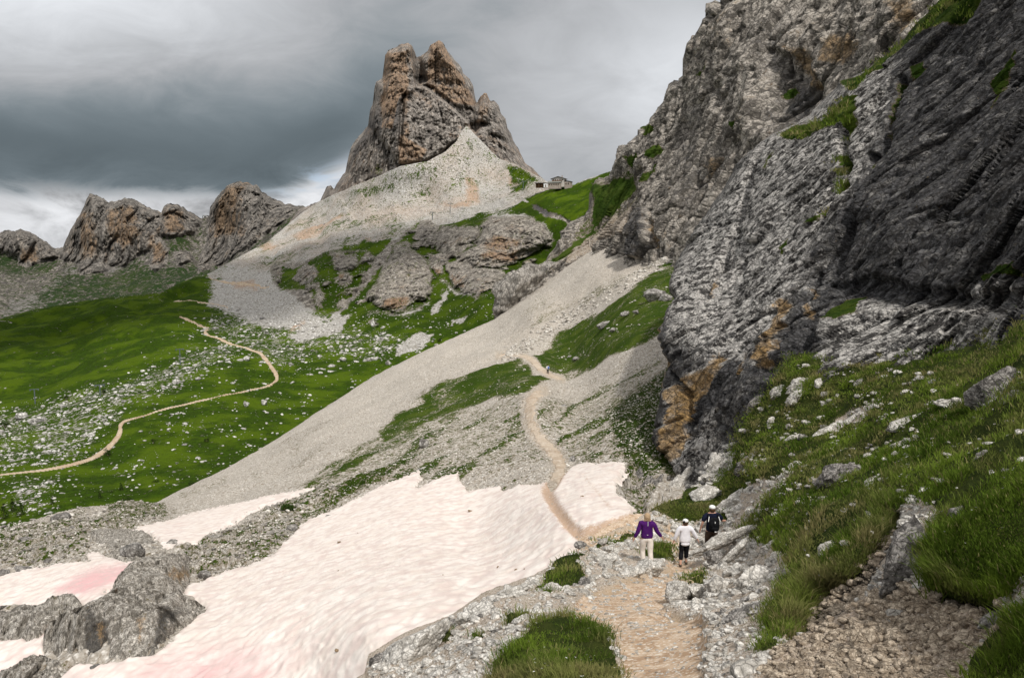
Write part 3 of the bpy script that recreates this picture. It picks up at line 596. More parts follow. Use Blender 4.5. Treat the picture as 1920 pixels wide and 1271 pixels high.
curtain("mountainside", gE, side_top, [(-400, 1500), (2000, 1500)], -400, 1400, 2.2, [(2, 0.6), (8, 5), (30, 30), (60, 80)], side_surf, side_mat, 1.6, 0.06, 21)

# patches of terrain laid on a landform: snow, outcrops, paths
def patch(name, g, poly, step, lift, surf2, mat, margin=6.0, base_up=None, y1=1500, kind=None, label=None, cat=None, group=None):
    poly = np.array(poly, float); x0, y0 = poly.min(0) - margin - step; x1, yy1 = poly.max(0) + margin + step
    xs = np.arange(x0, x1, step); ys = np.arange(y0, min(yy1, y1), step)
    PX, PY = np.meshgrid(xs, ys, indexing='ij'); px, py = PX.ravel(), PY.ravel()
    s_ = sdist(px, py, poly)
    P = g.P(px, py); P, M = lift(px, py, P, s_)
    Fa = grid_faces(len(xs), len(ys)); keep = (s_ > -margin)[Fa].any(1)
    Fa = Fa[keep]; used = np.unique(Fa); mp = np.zeros(len(px), np.int64); mp[used] = np.arange(len(used))
    o = mesh_obj(name, P[used], mp[Fa], mat, {'m': M[used]})
    tag(o, label, cat, group, kind)
    return o

snow_mat, t, b = new_mat("old_snow", 0.65)
pos = t.node('ShaderNodeNewGeometry', out=0)
att = t.n.new('ShaderNodeAttribute'); att.attribute_name = 'm'
sp = t.n.new('ShaderNodeSeparateColor'); t.put(sp.inputs[0], att.outputs['Color'])
s1 = t.noise(pos, 0.9, 5, 0.6); s2 = t.noise(pos, 5.0, 4, 0.6)
base = t.mix(t.ss(s1, 0.35, 0.7), (.77, .715, .665), (.69, .61, .55))
base = t.mix(t.ss(t.add(sp.outputs[0], t.mul(t.sub(s1, 0.5), 0.8)), 0.25, 1.0), base, (.68, .43, .43))
cup = t.n.new('ShaderNodeTexVoronoi'); cup.feature = 'SMOOTH_F1'; cup.inputs['Scale'].default_value = 2.2; cup.inputs['Smoothness'].default_value = 0.6; t.put(cup.inputs['Vector'], t.node('ShaderNodeVectorMath', {0: pos, 1: (1, 1, 1.0)}, operation='MULTIPLY'))
base = t.mix(t.mul(t.ss(cup.outputs['Distance'], 0.35, 0.75), 0.55), base, (.58, .47, .44))
base = t.mix(t.ss(t.add(sp.outputs[1], t.mul(t.sub(t.noise(pos, 7, 5, 0.7), 0.5), 1.5)), 0.45, 0.95), base, (.46, .33, .24))
base = t.mix(t.mul(t.ss(t.noise(pos, 14, 3, 0.6), 0.66, 0.74), 0.55), base, (.50, .36, .26))
t.put(b.inputs['Base Color'], base)
bp = t.n.new('ShaderNodeBump'); bp.inputs['Strength'].default_value = 0.45; bp.inputs['Distance'].default_value = 0.08
t.put(bp.inputs['Height'], t.add(t.mul(cup.outputs['Distance'], -1.0), t.mul(s2, 0.5))); t.put(b.inputs['Normal'], bp.outputs[0])
def CUPS(P):
    q = P / np.array([0.75, 0.75, 0.75]) + 0.4 * fbm(P / 0.9, 2, 140)[:, None]
    a, e = facet(q, 141, 0.0)
    return -0.13 * np.clip(e, 0, .6) * sstep(-P[:, 1], -75, -35)
def snow_lift(px, py, P, s_):
    n = fbm(P / 1.5, 4, 130); s_ = s_ + 4.0 * fbm(P / 2.0, 5, 131, 0.7) + 4.0 * fbm(P / 0.7, 3, 135)
    pth = 1 - sstep(ldist(px, py, path_near), 2, 26)
    q = np.stack([(px * 0.95 - py * 0.3) / 60, (px * 0.3 + py * 0.95) / 16, px * 0], -1)
    th = np.clip(P[:, 1] / 90, .4, 1.0) - .2 * pmask(px, py, [(1060, 860), (1190, 860), (1200, 990), (1100, 1020)], 8); up = th * (-0.40 + 0.75 * sstep(s_, -7, 4)) + 0.10 * sstep(s_, 0, 60) + 0.05 * n + 0.05 * fbm(q, 3, 132) + CUPS(P) - 0.16 * (1 - sstep(ldist(px, py, path_near), 2, 14))
    up += 0.12 * sstep(s_, -7, 2) * pmask(px, py, [(1060, 860), (1190, 860), (1200, 990), (1100, 1020)], 8)
    d0 = fbm(P / 9.0, 3, 133)
    pink = np.clip(0.25 * sstep(py, 1080, 1240) * (1 - sstep(px, 350, 900)) + 1.3 * many(px, py, [[(110, 1110), (160, 1080), (240, 1065), (235, 1085), (160, 1120)]], 30) + 0.35 * d0 + 0.04 + 0.3 * many(px, py, [[(270, 980), (400, 960), (320, 1020)], [(720, 920), (780, 885), (800, 920)]], 10) + 0.35 * pmask(px, py, [(120, 1271), (320, 1220), (560, 1230), (500, 1400), (100, 1400)], 40), 0, 1)
    dirt = np.clip(0.95 * pth + 0.55 * many(px, py, [[(1085, 890), (1100, 900), (1150, 960), (1140, 965)]], 8) + 0.16 * (1 - sstep(s_, 0, 7)) + 0.16 * pmask(px, py, [(1060, 860), (1190, 860), (1200, 990), (1100, 1020)], 10), 0, 1)
    P = P.copy(); P[:, 2] += up
    return P, M4(len(px), pink, dirt)
for poly in SNOW:
    patch("snow", gE, poly, 2.4, snow_lift, None, snow_mat, margin=9, kind='structure')
# ------------------------------------------------------------------ the high wall behind and the dark near wall
wall_top = [(985, 560), (1000, 520), (1018, 505), (1035, 478), (1052, 462), (1062, 435), (1085, 418), (1100, 408), (1112, 395), (1116, 370), (1122, 345), (1132, 335), (1148, 330), (1160, 310), (1168, 296), (1180, 276), (1195, 258), (1206, 244), (1222, 232), (1232, 213), (1248, 198), (1266, 178), (1276, 166), (1288, 155), (1291, 138), (1297, 118), (1303, 88), (1309, 74), (1314, 68), (1322, 48), (1330, 30), (1344, 14), (1356, 8), (1362, 11), (1370, 6), (1376, -6), (1420, -60), (1520, -130), (1700, -230), (2100, -420)]
gW = Ground([(1000, 520, 305), (1060, 480, 305), (1060, 440, 315), (1116, 370, 330), (1130, 440, 308), (1150, 330, 330), (1205, 400, 262), (1204, 440, 245), (1206, 485, 236), (1250, 480, 222), (1290, 465, 208), (1168, 296, 325), (1206, 244, 312), (1266, 178, 295), (1302, 120, 280), (1300, 250, 268), (1250, 350, 258), (1350, 10, 275), (1376, -6, 275), (1500, -120, 270),
             (1340, 400, 205), (1400, 300, 205), (1440, 250, 200), (1500, 100, 215), (1440, 150, 225), (1600, 130, 178), (1600, 0, 205), (1760, 0, 150), (1700, -230, 220), (2100, -420, 200), (2100, 0, 110), (1700, 70, 150), (1500, 500, 160), (1290, 700, 190), (1800, 400, 100)], lam=1e-4, lo=80, hi=360)
def wall_surf(px, py, P, e):
    n = fbm(P / 14.0, 4, 140)
    x, y = px + 5 * n, py + 5 * fbm(P / 14.0, 4, 141)
    ramp = many(x, y, [[(980, 560), (1040, 470), (1110, 400), (1120, 340), (1165, 330), (1200, 290), (1210, 380), (1150, 430), (1060, 490), (1000, 540)]], 10)
    pillar = pmask(px + 2 * n, py, [(1208, 400), (1222, 393), (1238, 396), (1240, 430), (1238, 470), (1222, 486), (1206, 484), (1203, 440)], 3)
    groove = pmask(px + 2 * n, py, [(1240, 398), (1246, 398), (1250, 468), (1243, 474)], 3)
    recess = many(x, y, [[(1440, 250), (1450, 190), (1462, 130), (1480, 120), (1545, 160), (1560, 190), (1510, 225), (1480, 245)]], 22)
    overh = many(x, y, [[(1455, 100), (1500, 108), (1545, 122), (1540, 155), (1510, 160), (1460, 140)]], 6)
    sW = np.stack([(0.3 * P[:, 0] - 0.95 * P[:, 1]) * 0.75 - 0.12 * P[:, 2], P[:, 0] * .1, P[:, 2] * 0.30], -1)
    d = rockdisp(sW, 15, 4.8, (1, 1, 1), 142) + rockdisp(sW, 6, 1.2, (1, 1, 1.5), 145) + 0.6 * fbm(P / 2.5, 3, 148, 0.6, True)
    sW = np.stack([(0.3 * P[:, 0] - 0.95 * P[:, 1]) * 0.75 - 0.12 * P[:, 2], P[:, 0] * .1, P[:, 2] * 0.30], -1)
    leaf = fbm(np.stack([sW[:, 0] / 8, P[:, 0] / 90, P[:, 2] / 45], -1), 3, 149, 0.5, True)
    colm = 1 - 2 * np.abs(vnoise(np.stack([sW[:, 0] / 10, P[:, 0] / 150, P[:, 2] / 90], -1), 157))
    d = d + 2.2 * leaf + 4.5 * colm
    d = d * (1 - 0.55 * ramp) + 5 * pillar - 4 * groove - 7 * recess - 4 * overh + 7 * pmask(px, py, [(1400, 260), (1420, 120), (1460, 110), (1450, 250)], 35)
    P = push(P, -16 * np.clip(1 - e / 16, 0, 1) ** 2, 2.0 * n * ramp) + np.outer(0.62 * d, [-.82, -.56, .1])
    g = 0.56 * ramp * (0.75 + 0.5 * fbm(P / 20, 3, 150)) + many(x, y, [[(1208, 240), (1240, 238), (1245, 250), (1215, 258)], [(1225, 290), (1250, 275), (1262, 285), (1235, 302)], [(1120, 350), (1160, 340), (1185, 335), (1200, 350), (1180, 375), (1140, 410), (1115, 420), (1120, 380)], [(1210, 335), (1250, 310), (1245, 325), (1215, 345)], [(1000, 520), (1060, 470), (1120, 430), (1100, 450), (1060, 485), (1010, 515)], [(1180, 300), (1205, 290), (1215, 300), (1190, 312)],
                                                                      [(1390, 236), (1404, 236), (1402, 246), (1388, 248)], [(1470, 178), (1490, 165), (1495, 175), (1475, 190)], [(1310, 140), (1340, 128), (1336, 136), (1312, 146)], [(1360, 70), (1368, 72), (1368, 84)]], 4) * 0.9
    g = g * (1 - pillar); s_ = 0.8 * pmask(px, py, [(1100, 450), (1200, 385), (1215, 400), (1205, 430), (1130, 460), (1060, 500)], 8) + 0.35 * ramp
    am = 0.16 + 0.75 * groove + 0.65 * many(x, y, [[(1565, 85), (1620, 70), (1640, 110), (1600, 130), (1560, 120)], [(1490, 95), (1530, 100), (1540, 130), (1550, 165), (1530, 175), (1510, 140)], [(1690, 20), (1740, 0), (1730, 40), (1700, 70)], [(1345, 300), (1362, 300), (1350, 350), (1335, 340)]], 12) + 0.18 * pmask(px, py, [(1290, 0), (1400, 0), (1400, 110), (1290, 200)], 30)
    dk = 0.10 + 0.55 * recess + 0.6 * pillar + 0.35 * many(x, y, [[(1290, 210), (1340, 190), (1350, 330), (1310, 420), (1280, 400)], [(1420, 60), (1500, 20), (1500, 110), (1440, 150)]], 25) - 0.18 * pmask(px, py, [(1160, 330), (1300, 0), (1400, 0), (1390, 110), (1290, 220), (1220, 330)], 30)
    M = M4(len(px), g, s_, am + 0.2 * fbm(P / 30 * np.array([1, 1, .4]), 3, 151), dk + 0.25 * fbm(P / 26 * np.array([1, 1, .3]), 3, 152))
    return P, np.clip(M, 0, 1)
wall_mat = terrain_mat("high_wall_rock", 0.16, rock=((.11, .10, .088), (.46, .42, .37)), scree=((.34, .31, .28), (.56, .52, .47)), grass=((.022, .042, .006), (.040, .072, .010), (.07, .10, .018)), ochre=(.33, .225, .12), darkc=((.045, .044, .045), (.125, .12, .118)), squash=(1, 1, .7), pre=(.6, .65, 1), tilt=(-0.2, 0, 0))
curtain("high_cliff", gW, wall_top, [(985, 600), (1060, 530), (1200, 520), (1300, 520), (1400, 560), (1500, 420), (1700, 260), (2100, 200)], 985, 2060, 2.2, [(3, 1), (12, 6), (40, 40), (80, 200)], wall_surf, wall_mat, 3.0, 0.1, 31)

near_left = [(-260, 2140), (-120, 1990), (-20, 1790), (0, 1766), (45, 1721), (73, 1700), (101, 1668), (138, 1619), (156, 1579), (165, 1575), (191, 1546), (218, 1522), (232, 1500), (243, 1476), (254, 1452), (268, 1428), (309, 1384), (357, 1359), (410, 1319), (451, 1298), (475, 1280), (500, 1266), (520, 1262), (545, 1258), (560, 1268), (590, 1258), (620, 1250), (650, 1258), (680, 1260), (700, 1250), (740, 1244), (780, 1236), (820, 1234), (850, 1240), (870, 1262), (890, 1290), (920, 1310), (980, 1330)]
gN = Ground([(1790, -20, 74), (1700, 73, 82), (1579, 156, 92), (1440, 250, 108), (1359, 357, 108), (1298, 451, 100), (1264, 510, 88), (1256, 600, 72), (1258, 660, 66), (1240, 760, 56), (1240, 850, 50.5), (1300, 900, 45), (1330, 980, 40), (1330, 780, 49), (1400, 760, 42.5), (1480, 690, 37.5), (1540, 640, 37), (1600, 670, 33), (1680, 680, 29.5), (1767, 660, 27), (1850, 640, 24.5), (1920, 600, 22), (2100, 520, 17),
             (1350, 500, 78), (1450, 400, 76), (1550, 300, 72), (1700, 200, 62), (1900, 0, 56), (1920, 300, 36), (1920, 480, 27), (1700, 450, 41), (1560, 500, 50), (1400, 600, 60), (1330, 650, 60), (1450, 600, 51), (1620, 600, 38), (1760, 600, 31), (2150, 0, 40), (2150, -260, 44), (1600, 900, 30), (2100, 800, 15), (1800, 520, 33)], lam=1e-4, lo=14, hi=120)
near_grass = [[(1766, 0), (1721, 45), (1700, 73), (1668, 101), (1619, 138), (1579, 156), (1600, 164), (1608, 176), (1622, 172), (1640, 146), (1668, 124), (1712, 84), (1774, 62), (1831, 36), (1850, 0), (1900, -80), (1800, -80)],
              [(1473, 250), (1500, 236), (1546, 232), (1570, 205), (1590, 195), (1600, 182), (1622, 188), (1620, 225), (1602, 262), (1596, 300), (1592, 262), (1600, 230), (1580, 238), (1545, 250), (1510, 262), (1480, 262)],
              [(1574, 372), (1584, 340), (1580, 300), (1592, 290), (1590, 330), (1582, 380), (1575, 408), (1560, 406)], [(1520, 414), (1560, 408), (1556, 420), (1525, 422)], [(1718, 130), (1738, 124), (1740, 140), (1716, 152)], [(1880, 170), (1925, 110), (1925, 130), (1890, 190)], [(1886, 200), (1910, 150), (1905, 170), (1880, 215)], [(1560, 590), (1600, 570), (1632, 560), (1635, 590), (1600, 600), (1565, 596)],
              [(1690, 160), (1704, 150), (1680, 230), (1672, 270), (1660, 320), (1654, 322), (1670, 250)], [(1860, 515), (1930, 500), (1930, 520), (1870, 530)], [(1480, 470), (1496, 450), (1492, 480)], [(1450, 300), (1462, 290), (1446, 320)]]
def near_surf(px, py, P, e):
    dep = np.clip(P[:, 1] / 60, 0.35, 1.6)
    # the strata of this wall lean: ribs run from upper right to lower left
    yy = -24 * np.log(P[:, 1]); a = yy * 0.96 - P[:, 2] * 0.28; b_ = yy * 0.28 + P[:, 2] * 0.96
    q = np.stack([a, P[:, 0] * 0.10, b_ * 0.36], -1)
    w1 = fbm(P / 10.0, 3, 160)
    ribs = fbm(np.stack([a / 3.4 + 0.6 * w1, P[:, 0] / 30, b_ / 12], -1), 4, 161, 0.55, True)
    colm = 1 - 2 * np.abs(vnoise(np.stack([a / 4.2 + 0.5 * w1, P[:, 0] / 60, b_ / 34], -1), 158))
    d = 0.60 * (1.8 * colm + 1.2 * ribs + rockdisp(q, 3.4, 1.15, (1, 1, 1), 162, 1.2) + rockdisp(q * [1, 1, 1.5], 1.5, 0.24, (1, 1, 1), 166, 1.2) + 0.14 * fbm(q / 0.6, 3, 168, 0.6, True))
    x, y = px + 12 * w1, py + 10 * fbm(P / 5.0, 3, 169)
    groove = 0
    for ln in ([(1620, 500), (1588, 570), (1520, 620), (1500, 700), (1480, 700)], [(1592, 240), (1588, 350), (1565, 410)], [(1545, 520), (1500, 600), (1475, 655)], [(1700, 150), (1672, 260), (1640, 330)], [(1870, 300), (1740, 420), (1700, 500)], [(1440, 270), (1400, 380), (1370, 480), (1340, 560)], [(1640, 300), (1610, 420), (1570, 520)], [(1290, 700), (1310, 790), (1300, 850)]):
        groove = np.maximum(groove, 1 - sstep(ldist(x, y, ln), 1, 9))
    over = many(x, y, [[(1560, 540), (1650, 520), (1760, 545), (1860, 555), (1930, 548), (1930, 600), (1820, 575), (1700, 575), (1600, 560)], [(1480, 660), (1540, 590), (1560, 600), (1500, 700), (1470, 720), (1440, 700)], [(1790, 545), (1830, 545), (1820, 565), (1800, 562)]], 9)
    low = sstep(py, 560, 600) * sstep(px, 1500, 1600)
    d = d - 1.8 * groove * dep - 1.6 * over * dep + low * 0.5
    bulge = many(x, y, [[(1270, 540), (1330, 480), (1400, 600), (1380, 700), (1300, 720), (1262, 640)]], 30)
    d = d + 1.2 * bulge
    d = 0.75 * d
    ed = ldist(px, py, [(b, a) for a, b in near_left])
    er = np.clip(1 - ed / 20, 0, 1) ** 2.2; P = push(P, -dep * 8 * er); d = d * (1 - 0.6 * er)
    P = P + np.outer(d, [-.84, -.52, .12])
    g = many(x, y, near_grass, 4) * 0.95 + 0.30 * many(x, y, [[(1430, 260), (1600, 160), (1660, 130), (1640, 300), (1570, 430), (1350, 520), (1360, 360)]], 20) * sstep(-ribs, -0.2, 0.35)
    am = many(x, y, [[(1462, 580), (1476, 560), (1490, 566), (1486, 610), (1476, 640), (1460, 690), (1446, 700), (1444, 670), (1456, 630)], [(1255, 740), (1290, 715), (1345, 690), (1372, 660), (1384, 690), (1350, 730), (1320, 760), (1300, 800), (1300, 860), (1262, 868), (1246, 850), (1262, 780)], [(1522, 545), (1540, 548), (1538, 600), (1524, 595)], [(1258, 600), (1272, 620), (1268, 700), (1252, 740)], [(1412, 670), (1422, 660), (1430, 700), (1420, 712)], [(1345, 540), (1360, 500), (1362, 540), (1350, 570)]], 7)
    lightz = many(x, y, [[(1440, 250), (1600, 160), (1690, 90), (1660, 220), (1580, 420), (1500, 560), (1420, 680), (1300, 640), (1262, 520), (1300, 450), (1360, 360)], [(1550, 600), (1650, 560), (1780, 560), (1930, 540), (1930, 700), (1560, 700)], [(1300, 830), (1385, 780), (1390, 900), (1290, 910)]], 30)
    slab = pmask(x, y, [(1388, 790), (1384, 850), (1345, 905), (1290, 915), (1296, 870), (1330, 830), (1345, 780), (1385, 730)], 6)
    dk = 0.98 - 0.66 * lightz + 0.4 * over + 0.5 * groove - 0.28 * sstep(ribs, 0.1, 0.6) - 0.4 * slab + 0.5 * pmask(px, py, [(1290, 730), (1340, 740), (1310, 800), (1280, 800)], 8) - 0.5 * am  # rock tone plus painted shade on wall, overhangs and grooves; ribs painted lighter
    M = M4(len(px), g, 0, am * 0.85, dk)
    return P, np.clip(M, 0, 1)
near_mat = terrain_mat("dark_wall_rock", 0.040, rock=((.050, .047, .045), (.56, .535, .50)), grass=((.018, .036, .005), (.040, .070, .008), (.07, .095, .014)), ochre=(.36, .225, .09), darkc=((.022, .022, .023), (.11, .108, .11)), squash=(1, 1, .75), pre=(.7, .45, 1), tilt=(-0.28, 0, 0), bump=1.3)  # dark colours hold the wall's shade as well as its dark rock
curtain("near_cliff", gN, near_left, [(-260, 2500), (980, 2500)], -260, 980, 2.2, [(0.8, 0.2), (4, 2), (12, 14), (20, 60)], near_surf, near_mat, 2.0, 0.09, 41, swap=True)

# ------------------------------------------------------------------ foreground ground with the trail
front_top = [(600, 1345), (640, 1300), (684, 1262), (690, 1226), (725, 1205), (760, 1184), (800, 1170), (850, 1150), (880, 1128), (905, 1110), (960, 1090), (1000, 1078), (1040, 1058), (1080, 1038), (1096, 1020), (1120, 1008), (1150, 992), (1185, 979), (1200, 968), (1225, 955), (1250, 944), (1290, 920), (1330, 912), (1350, 905), (1366, 888), (1378, 862), (1386, 835), (1394, 805), (1402, 780), (1420, 740), (1446, 715), (1470, 692), (1480, 676), (1500, 668), (1551, 662), (1580, 668), (1600, 680), (1630, 688), (1668, 682), (1700, 684), (1740, 676), (1767, 668), (1800, 660), (1850, 645), (1920, 604), (2100, 520), (2400, 420), (3700, 250)]
gG = Ground([(690, 1226, 15), (700, 1271, 12.8), (850, 1150, 16.5), (905, 1110, 17.5), (1000, 1078, 19.5), (1096, 1020, 24), (1185, 979, 28), (1250, 944, 31), (1290, 920, 33), (1376, 880, 35), (1388, 800, 38), (1420, 740, 39), (1480, 676, 36.5), (1600, 680, 31), (1767, 668, 24.5), (1850, 645, 22), (1920, 604, 19.5), (2100, 520, 15), (2400, 420, 10),
             (1215, 1060, 22.5), (1283, 1058, 24), (1330, 1044, 24.5), (1150, 1040, 23.5), (1190, 1100, 17.5), (1200, 1180, 11), (1250, 1271, 7.6), (1100, 1150, 13), (1050, 1200, 10), (900, 1271, 9.4), (860, 1200, 13), (1420, 1050, 16.5), (1350, 1150, 11), (1450, 1150, 8.8), (1400, 1240, 7), (1540, 900, 16.5), (1450, 950, 20), (1350, 990, 27), (1300, 960, 29.5), (1600, 1040, 8.2), (1640, 950, 9.8), (1700, 1180, 6.2), (1850, 1271, 4.6), (1600, 1271, 5.6), (1920, 1200, 4.6),
             (1850, 1000, 5.9), (1900, 850, 7.6), (1750, 850, 11), (1700, 790, 16.5), (1850, 760, 12.5), (1920, 700, 12), (1600, 830, 21), (1500, 800, 28), (1400, 880, 29.5), (1650, 740, 24), (2300, 1271, 3), (2300, 700, 6.5), (2300, 1700, 1.9), (3200, 500, 5.8), (3700, 250, 6.5), (3200, 900, 3.6), (3200, 1500, 2.1), (1250, 1700, 3.1), (700, 1700, 4.2), (1700, 1600, 2.8)], lam=1e-4, lo=1.6, hi=45)
trail = [(1060, 1165), (1085, 1130), (1115, 1108), (1160, 1095), (1210, 1086), (1275, 1070), (1320, 1076), (1300, 1100), (1255, 1115), (1240, 1145), (1275, 1165), (1318, 1180), (1328, 1210), (1316, 1260), (1350, 1400), (1500, 1760), (1150, 1760), (1180, 1400), (1172, 1271), (1160, 1225), (1140, 1195), (1105, 1180)]
trail2 = [(1232, 996), (1262, 993), (1272, 1020), (1275, 1052), (1310, 1062), (1290, 1076), (1205, 1088), (1245, 1068), (1264, 1052), (1256, 1020)]
trail3 = [(1095, 1016), (1130, 1000), (1182, 978), (1215, 975), (1236, 994), (1190, 990), (1130, 1020), (1096, 1030)]
f_grass = [[(905, 1275), (960, 1225), (1010, 1182), (1060, 1164), (1088, 1160), (1112, 1182), (1142, 1198), (1148, 1235), (1165, 1275), (1180, 1500), (1120, 1780), (600, 1780), (780, 1400)],
           [(1004, 1112), (1020, 1085), (1060, 1056), (1098, 1044), (1090, 1068), (1098, 1080), (1064, 1102), (1030, 1118)], [(1112, 1028), (1150, 1000), (1184, 986), (1190, 1000), (1150, 1022), (1118, 1034)], [(1200, 1018), (1225, 1020), (1262, 1022), (1272, 1046), (1245, 1056), (1205, 1050)], [(948, 1162), (1000, 1154), (990, 1178), (950, 1190)], [(820, 1190), (850, 1186), (840, 1205), (822, 1205)], [(880, 1205), (905, 1200), (900, 1215)],
           [(1215, 962), (1250, 944), (1290, 918), (1345, 905), (1392, 775), (1440, 715), (1480, 660), (1600, 660), (1767, 640), (1920, 580), (2400, 400), (3900, 100), (3900, 1000), (2400, 1100), (1925, 1085), (1880, 1110), (1800, 1128), (1752, 1112), (1735, 1050), (1760, 960), (1700, 930), (1670, 965), (1640, 1015), (1590, 1085), (1520, 1120), (1500, 1160), (1478, 1205), (1440, 1215), (1430, 1180), (1470, 1110), (1480, 1060), (1455, 1050), (1400, 1010), (1382, 988), (1330, 975), (1270, 985)],
           [(1815, 1235), (1860, 1185), (1905, 1152), (2400, 1080), (3900, 950), (3900, 1900), (1800, 1760)], [(1285, 1080), (1320, 1075), (1325, 1100), (1300, 1115), (1282, 1100)], [(1420, 1225), (1450, 1205), (1462, 1235), (1430, 1250)]]
undercut = [[(1474, 1215), (1496, 1158), (1530, 1118), (1590, 1080), (1640, 1010), (1664, 962), (1690, 955), (1680, 1010), (1640, 1085), (1620, 1130), (1560, 1172)], [(1760, 1120), (1800, 1125), (1850, 1118), (1885, 1112), (1872, 1145), (1800, 1158), (1765, 1145)]]
rubble = [(1470, 1225), (1560, 1170), (1640, 1125), (1700, 1105), (1770, 1140), (1860, 1140), (1905, 1150), (1860, 1190), (1812, 1240), (1795, 1400), (1790, 1760), (1400, 1760), (1370, 1400), (1440, 1250)]
pale_gravel = [[(1365, 975), (1385, 935), (1430, 905), (1465, 882), (1494, 878), (1470, 905), (1430, 935), (1410, 965), (1385, 990)], [(1560, 800), (1620, 770), (1660, 745), (1640, 775), (1600, 800), (1560, 820)]]
def front_masks(px, py, P):
    n = fbm(P / 1.3, 5, 180, 0.6); n2 = fbm(P / 4.0, 3, 181)
    x, y = px + 9 * n + 4 * n2, py + 9 * fbm(P / 1.3 + 31, 4, 182) + 4 * n2
    g = many(x, y, f_grass, 6)
    bare = many(x, y, pale_gravel, 7)
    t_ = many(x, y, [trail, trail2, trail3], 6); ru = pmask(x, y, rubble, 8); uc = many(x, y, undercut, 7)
    return g * (1 - bare) * (1 - ru) * (1 - uc), t_, ru, uc, bare, n, n2
def front_surf(px, py, P, e):
    g, t_, ru, uc, bare, n, n2 = front_masks(px, py, P)
    dep = P[:, 1]
    rocky = (1 - g) * (1 - t_) * (1 - ru) * (1 - uc)
    up = 0.20 * n2 + 0.10 * n * (1 - t_) + 0.10 * g * fbm(P / 0.55, 3, 185)
    up = up + rocky * (0.05 + 0.5 * fbm(P / 1.6, 4, 186) * 0.22) + ru * (0.02 + rockdisp(P, 0.22, 0.035, (1, 1, 1), 190))
    up = up * np.clip(e / 8, 0.2, 1) * np.clip(dep / 10, 0.35, 1)
    up = up + g * (0.12 + 0.10 * np.clip(n, -1, 1)) * (1 - 0.5 * np.clip((20 - dep) / 20, 0, 1)) - 0.05 * t_
    P = push(P, -0.55 * uc, up)
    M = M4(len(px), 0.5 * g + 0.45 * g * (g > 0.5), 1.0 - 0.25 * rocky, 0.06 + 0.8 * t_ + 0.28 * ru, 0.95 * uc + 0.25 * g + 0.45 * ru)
    M[:, 0] = np.where(rocky > 0.5, 0.26, M[:, 0]); M[:, 1] = np.where(uc > 0.5, 0.1, M[:, 1])
    return P, np.clip(M, 0, 1)
front_mat = terrain_mat("front_ground", 0.0095, rock=((.26, .235, .205), (.70, .67, .61)), scree=((.50, .41, .35), (.82, .77, .69)), grass=((.020, .030, .008), (.035, .050, .010), (.05, .06, .014)), ochre=(.50, .34, .19), darkc=((.014, .010, .008), (.05, .037, .026)), soil=(.15, .105, .06), squash=(1, 1, 1), gsharp=2.4)
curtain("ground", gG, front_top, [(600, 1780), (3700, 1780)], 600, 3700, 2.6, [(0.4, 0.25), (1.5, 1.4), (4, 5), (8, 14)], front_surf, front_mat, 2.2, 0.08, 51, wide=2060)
# ------------------------------------------------------------------ boulders and stones
def ico(sub):
    bm = bmesh.new(); bmesh.ops.create_icosphere(bm, subdivisions=sub, radius=1.0)
    V = np.array([v.co[:] for v in bm.verts]); Fa = np.array([[v.index for v in f.verts] for f in bm.faces]); bm.free()
    return V, Fa
ICO = {k: ico(k) for k in (1, 2, 3, 4, 5)}
def rock_shape(sub, seed, rough=0.10, planes=12, pitted=0.0):
    """an angular block: a ball cut by random planes, then broken up"""
    rs = np.random.RandomState(seed); V, Fa = ICO[sub]
    N = rs.normal(size=(planes, 3)); N /= np.linalg.norm(N, axis=1)[:, None]; c = rs.uniform(0.55, 0.92, planes)
    dots = V @ N.T
    r = np.min(np.where(dots > 0.05, c[None] / np.maximum(dots, 0.05), 9.0), 1); r = np.minimum(r, 1.12)
    W = V * r[:, None]
    if sub > 2:
        q = W * 2.3 + seed * 1.7
        a, e = facet(q, seed % 97); b_, e2 = facet(q * 2.4, seed % 89 + 1)
        W = W * (1 + rough * (0.55 * a + 0.35 * b_ - 0.8 * (1 - sstep(e, 0, 0.10)) - 0.3 * (1 - sstep(e2, 0, 0.1)) + (0.25 + pitted) * fbm(q * 3, 4, seed % 83, 0.6)))[:, None]
    return W, Fa

rock_near = terrain_mat("boulder_near", 0.017, rock=((.42, .395, .355), (.78, .75, .70)), darkc=((.05, .048, .046), (.14, .135, .13)), ochre=(.36, .27, .18), squash=(1, 1, 1), bump=1.0)
rock_grey = terrain_mat("boulder_grey", 0.012, rock=((.12, .112, .104), (.42, .395, .37)), darkc=((.04, .038, .037), (.12, .115, .11)), ochre=(.33, .24, .15), squash=(1, 1, 1), bump=1.2)
rock_brown = terrain_mat("boulder_brown", 0.008, rock=((.27, .215, .16), (.58, .49, .385)), darkc=((.08, .065, .05), (.2, .17, .14)), ochre=(.38, .26, .15), squash=(1, 1, 1))
rock_mid = terrain_mat("boulder_mid", 0.07, rock=((.20, .185, .17), (.58, .555, .52)), darkc=((.09, .085, .08), (.2, .19, .18)), squash=(1, 1, 1))
rock_far = terrain_mat("boulder_far", 0.3, rock=((.30, .285, .265), (.76, .735, .70)), darkc=((.12, .115, .11), (.26, .25, .24)), squash=(1, 1, 1))

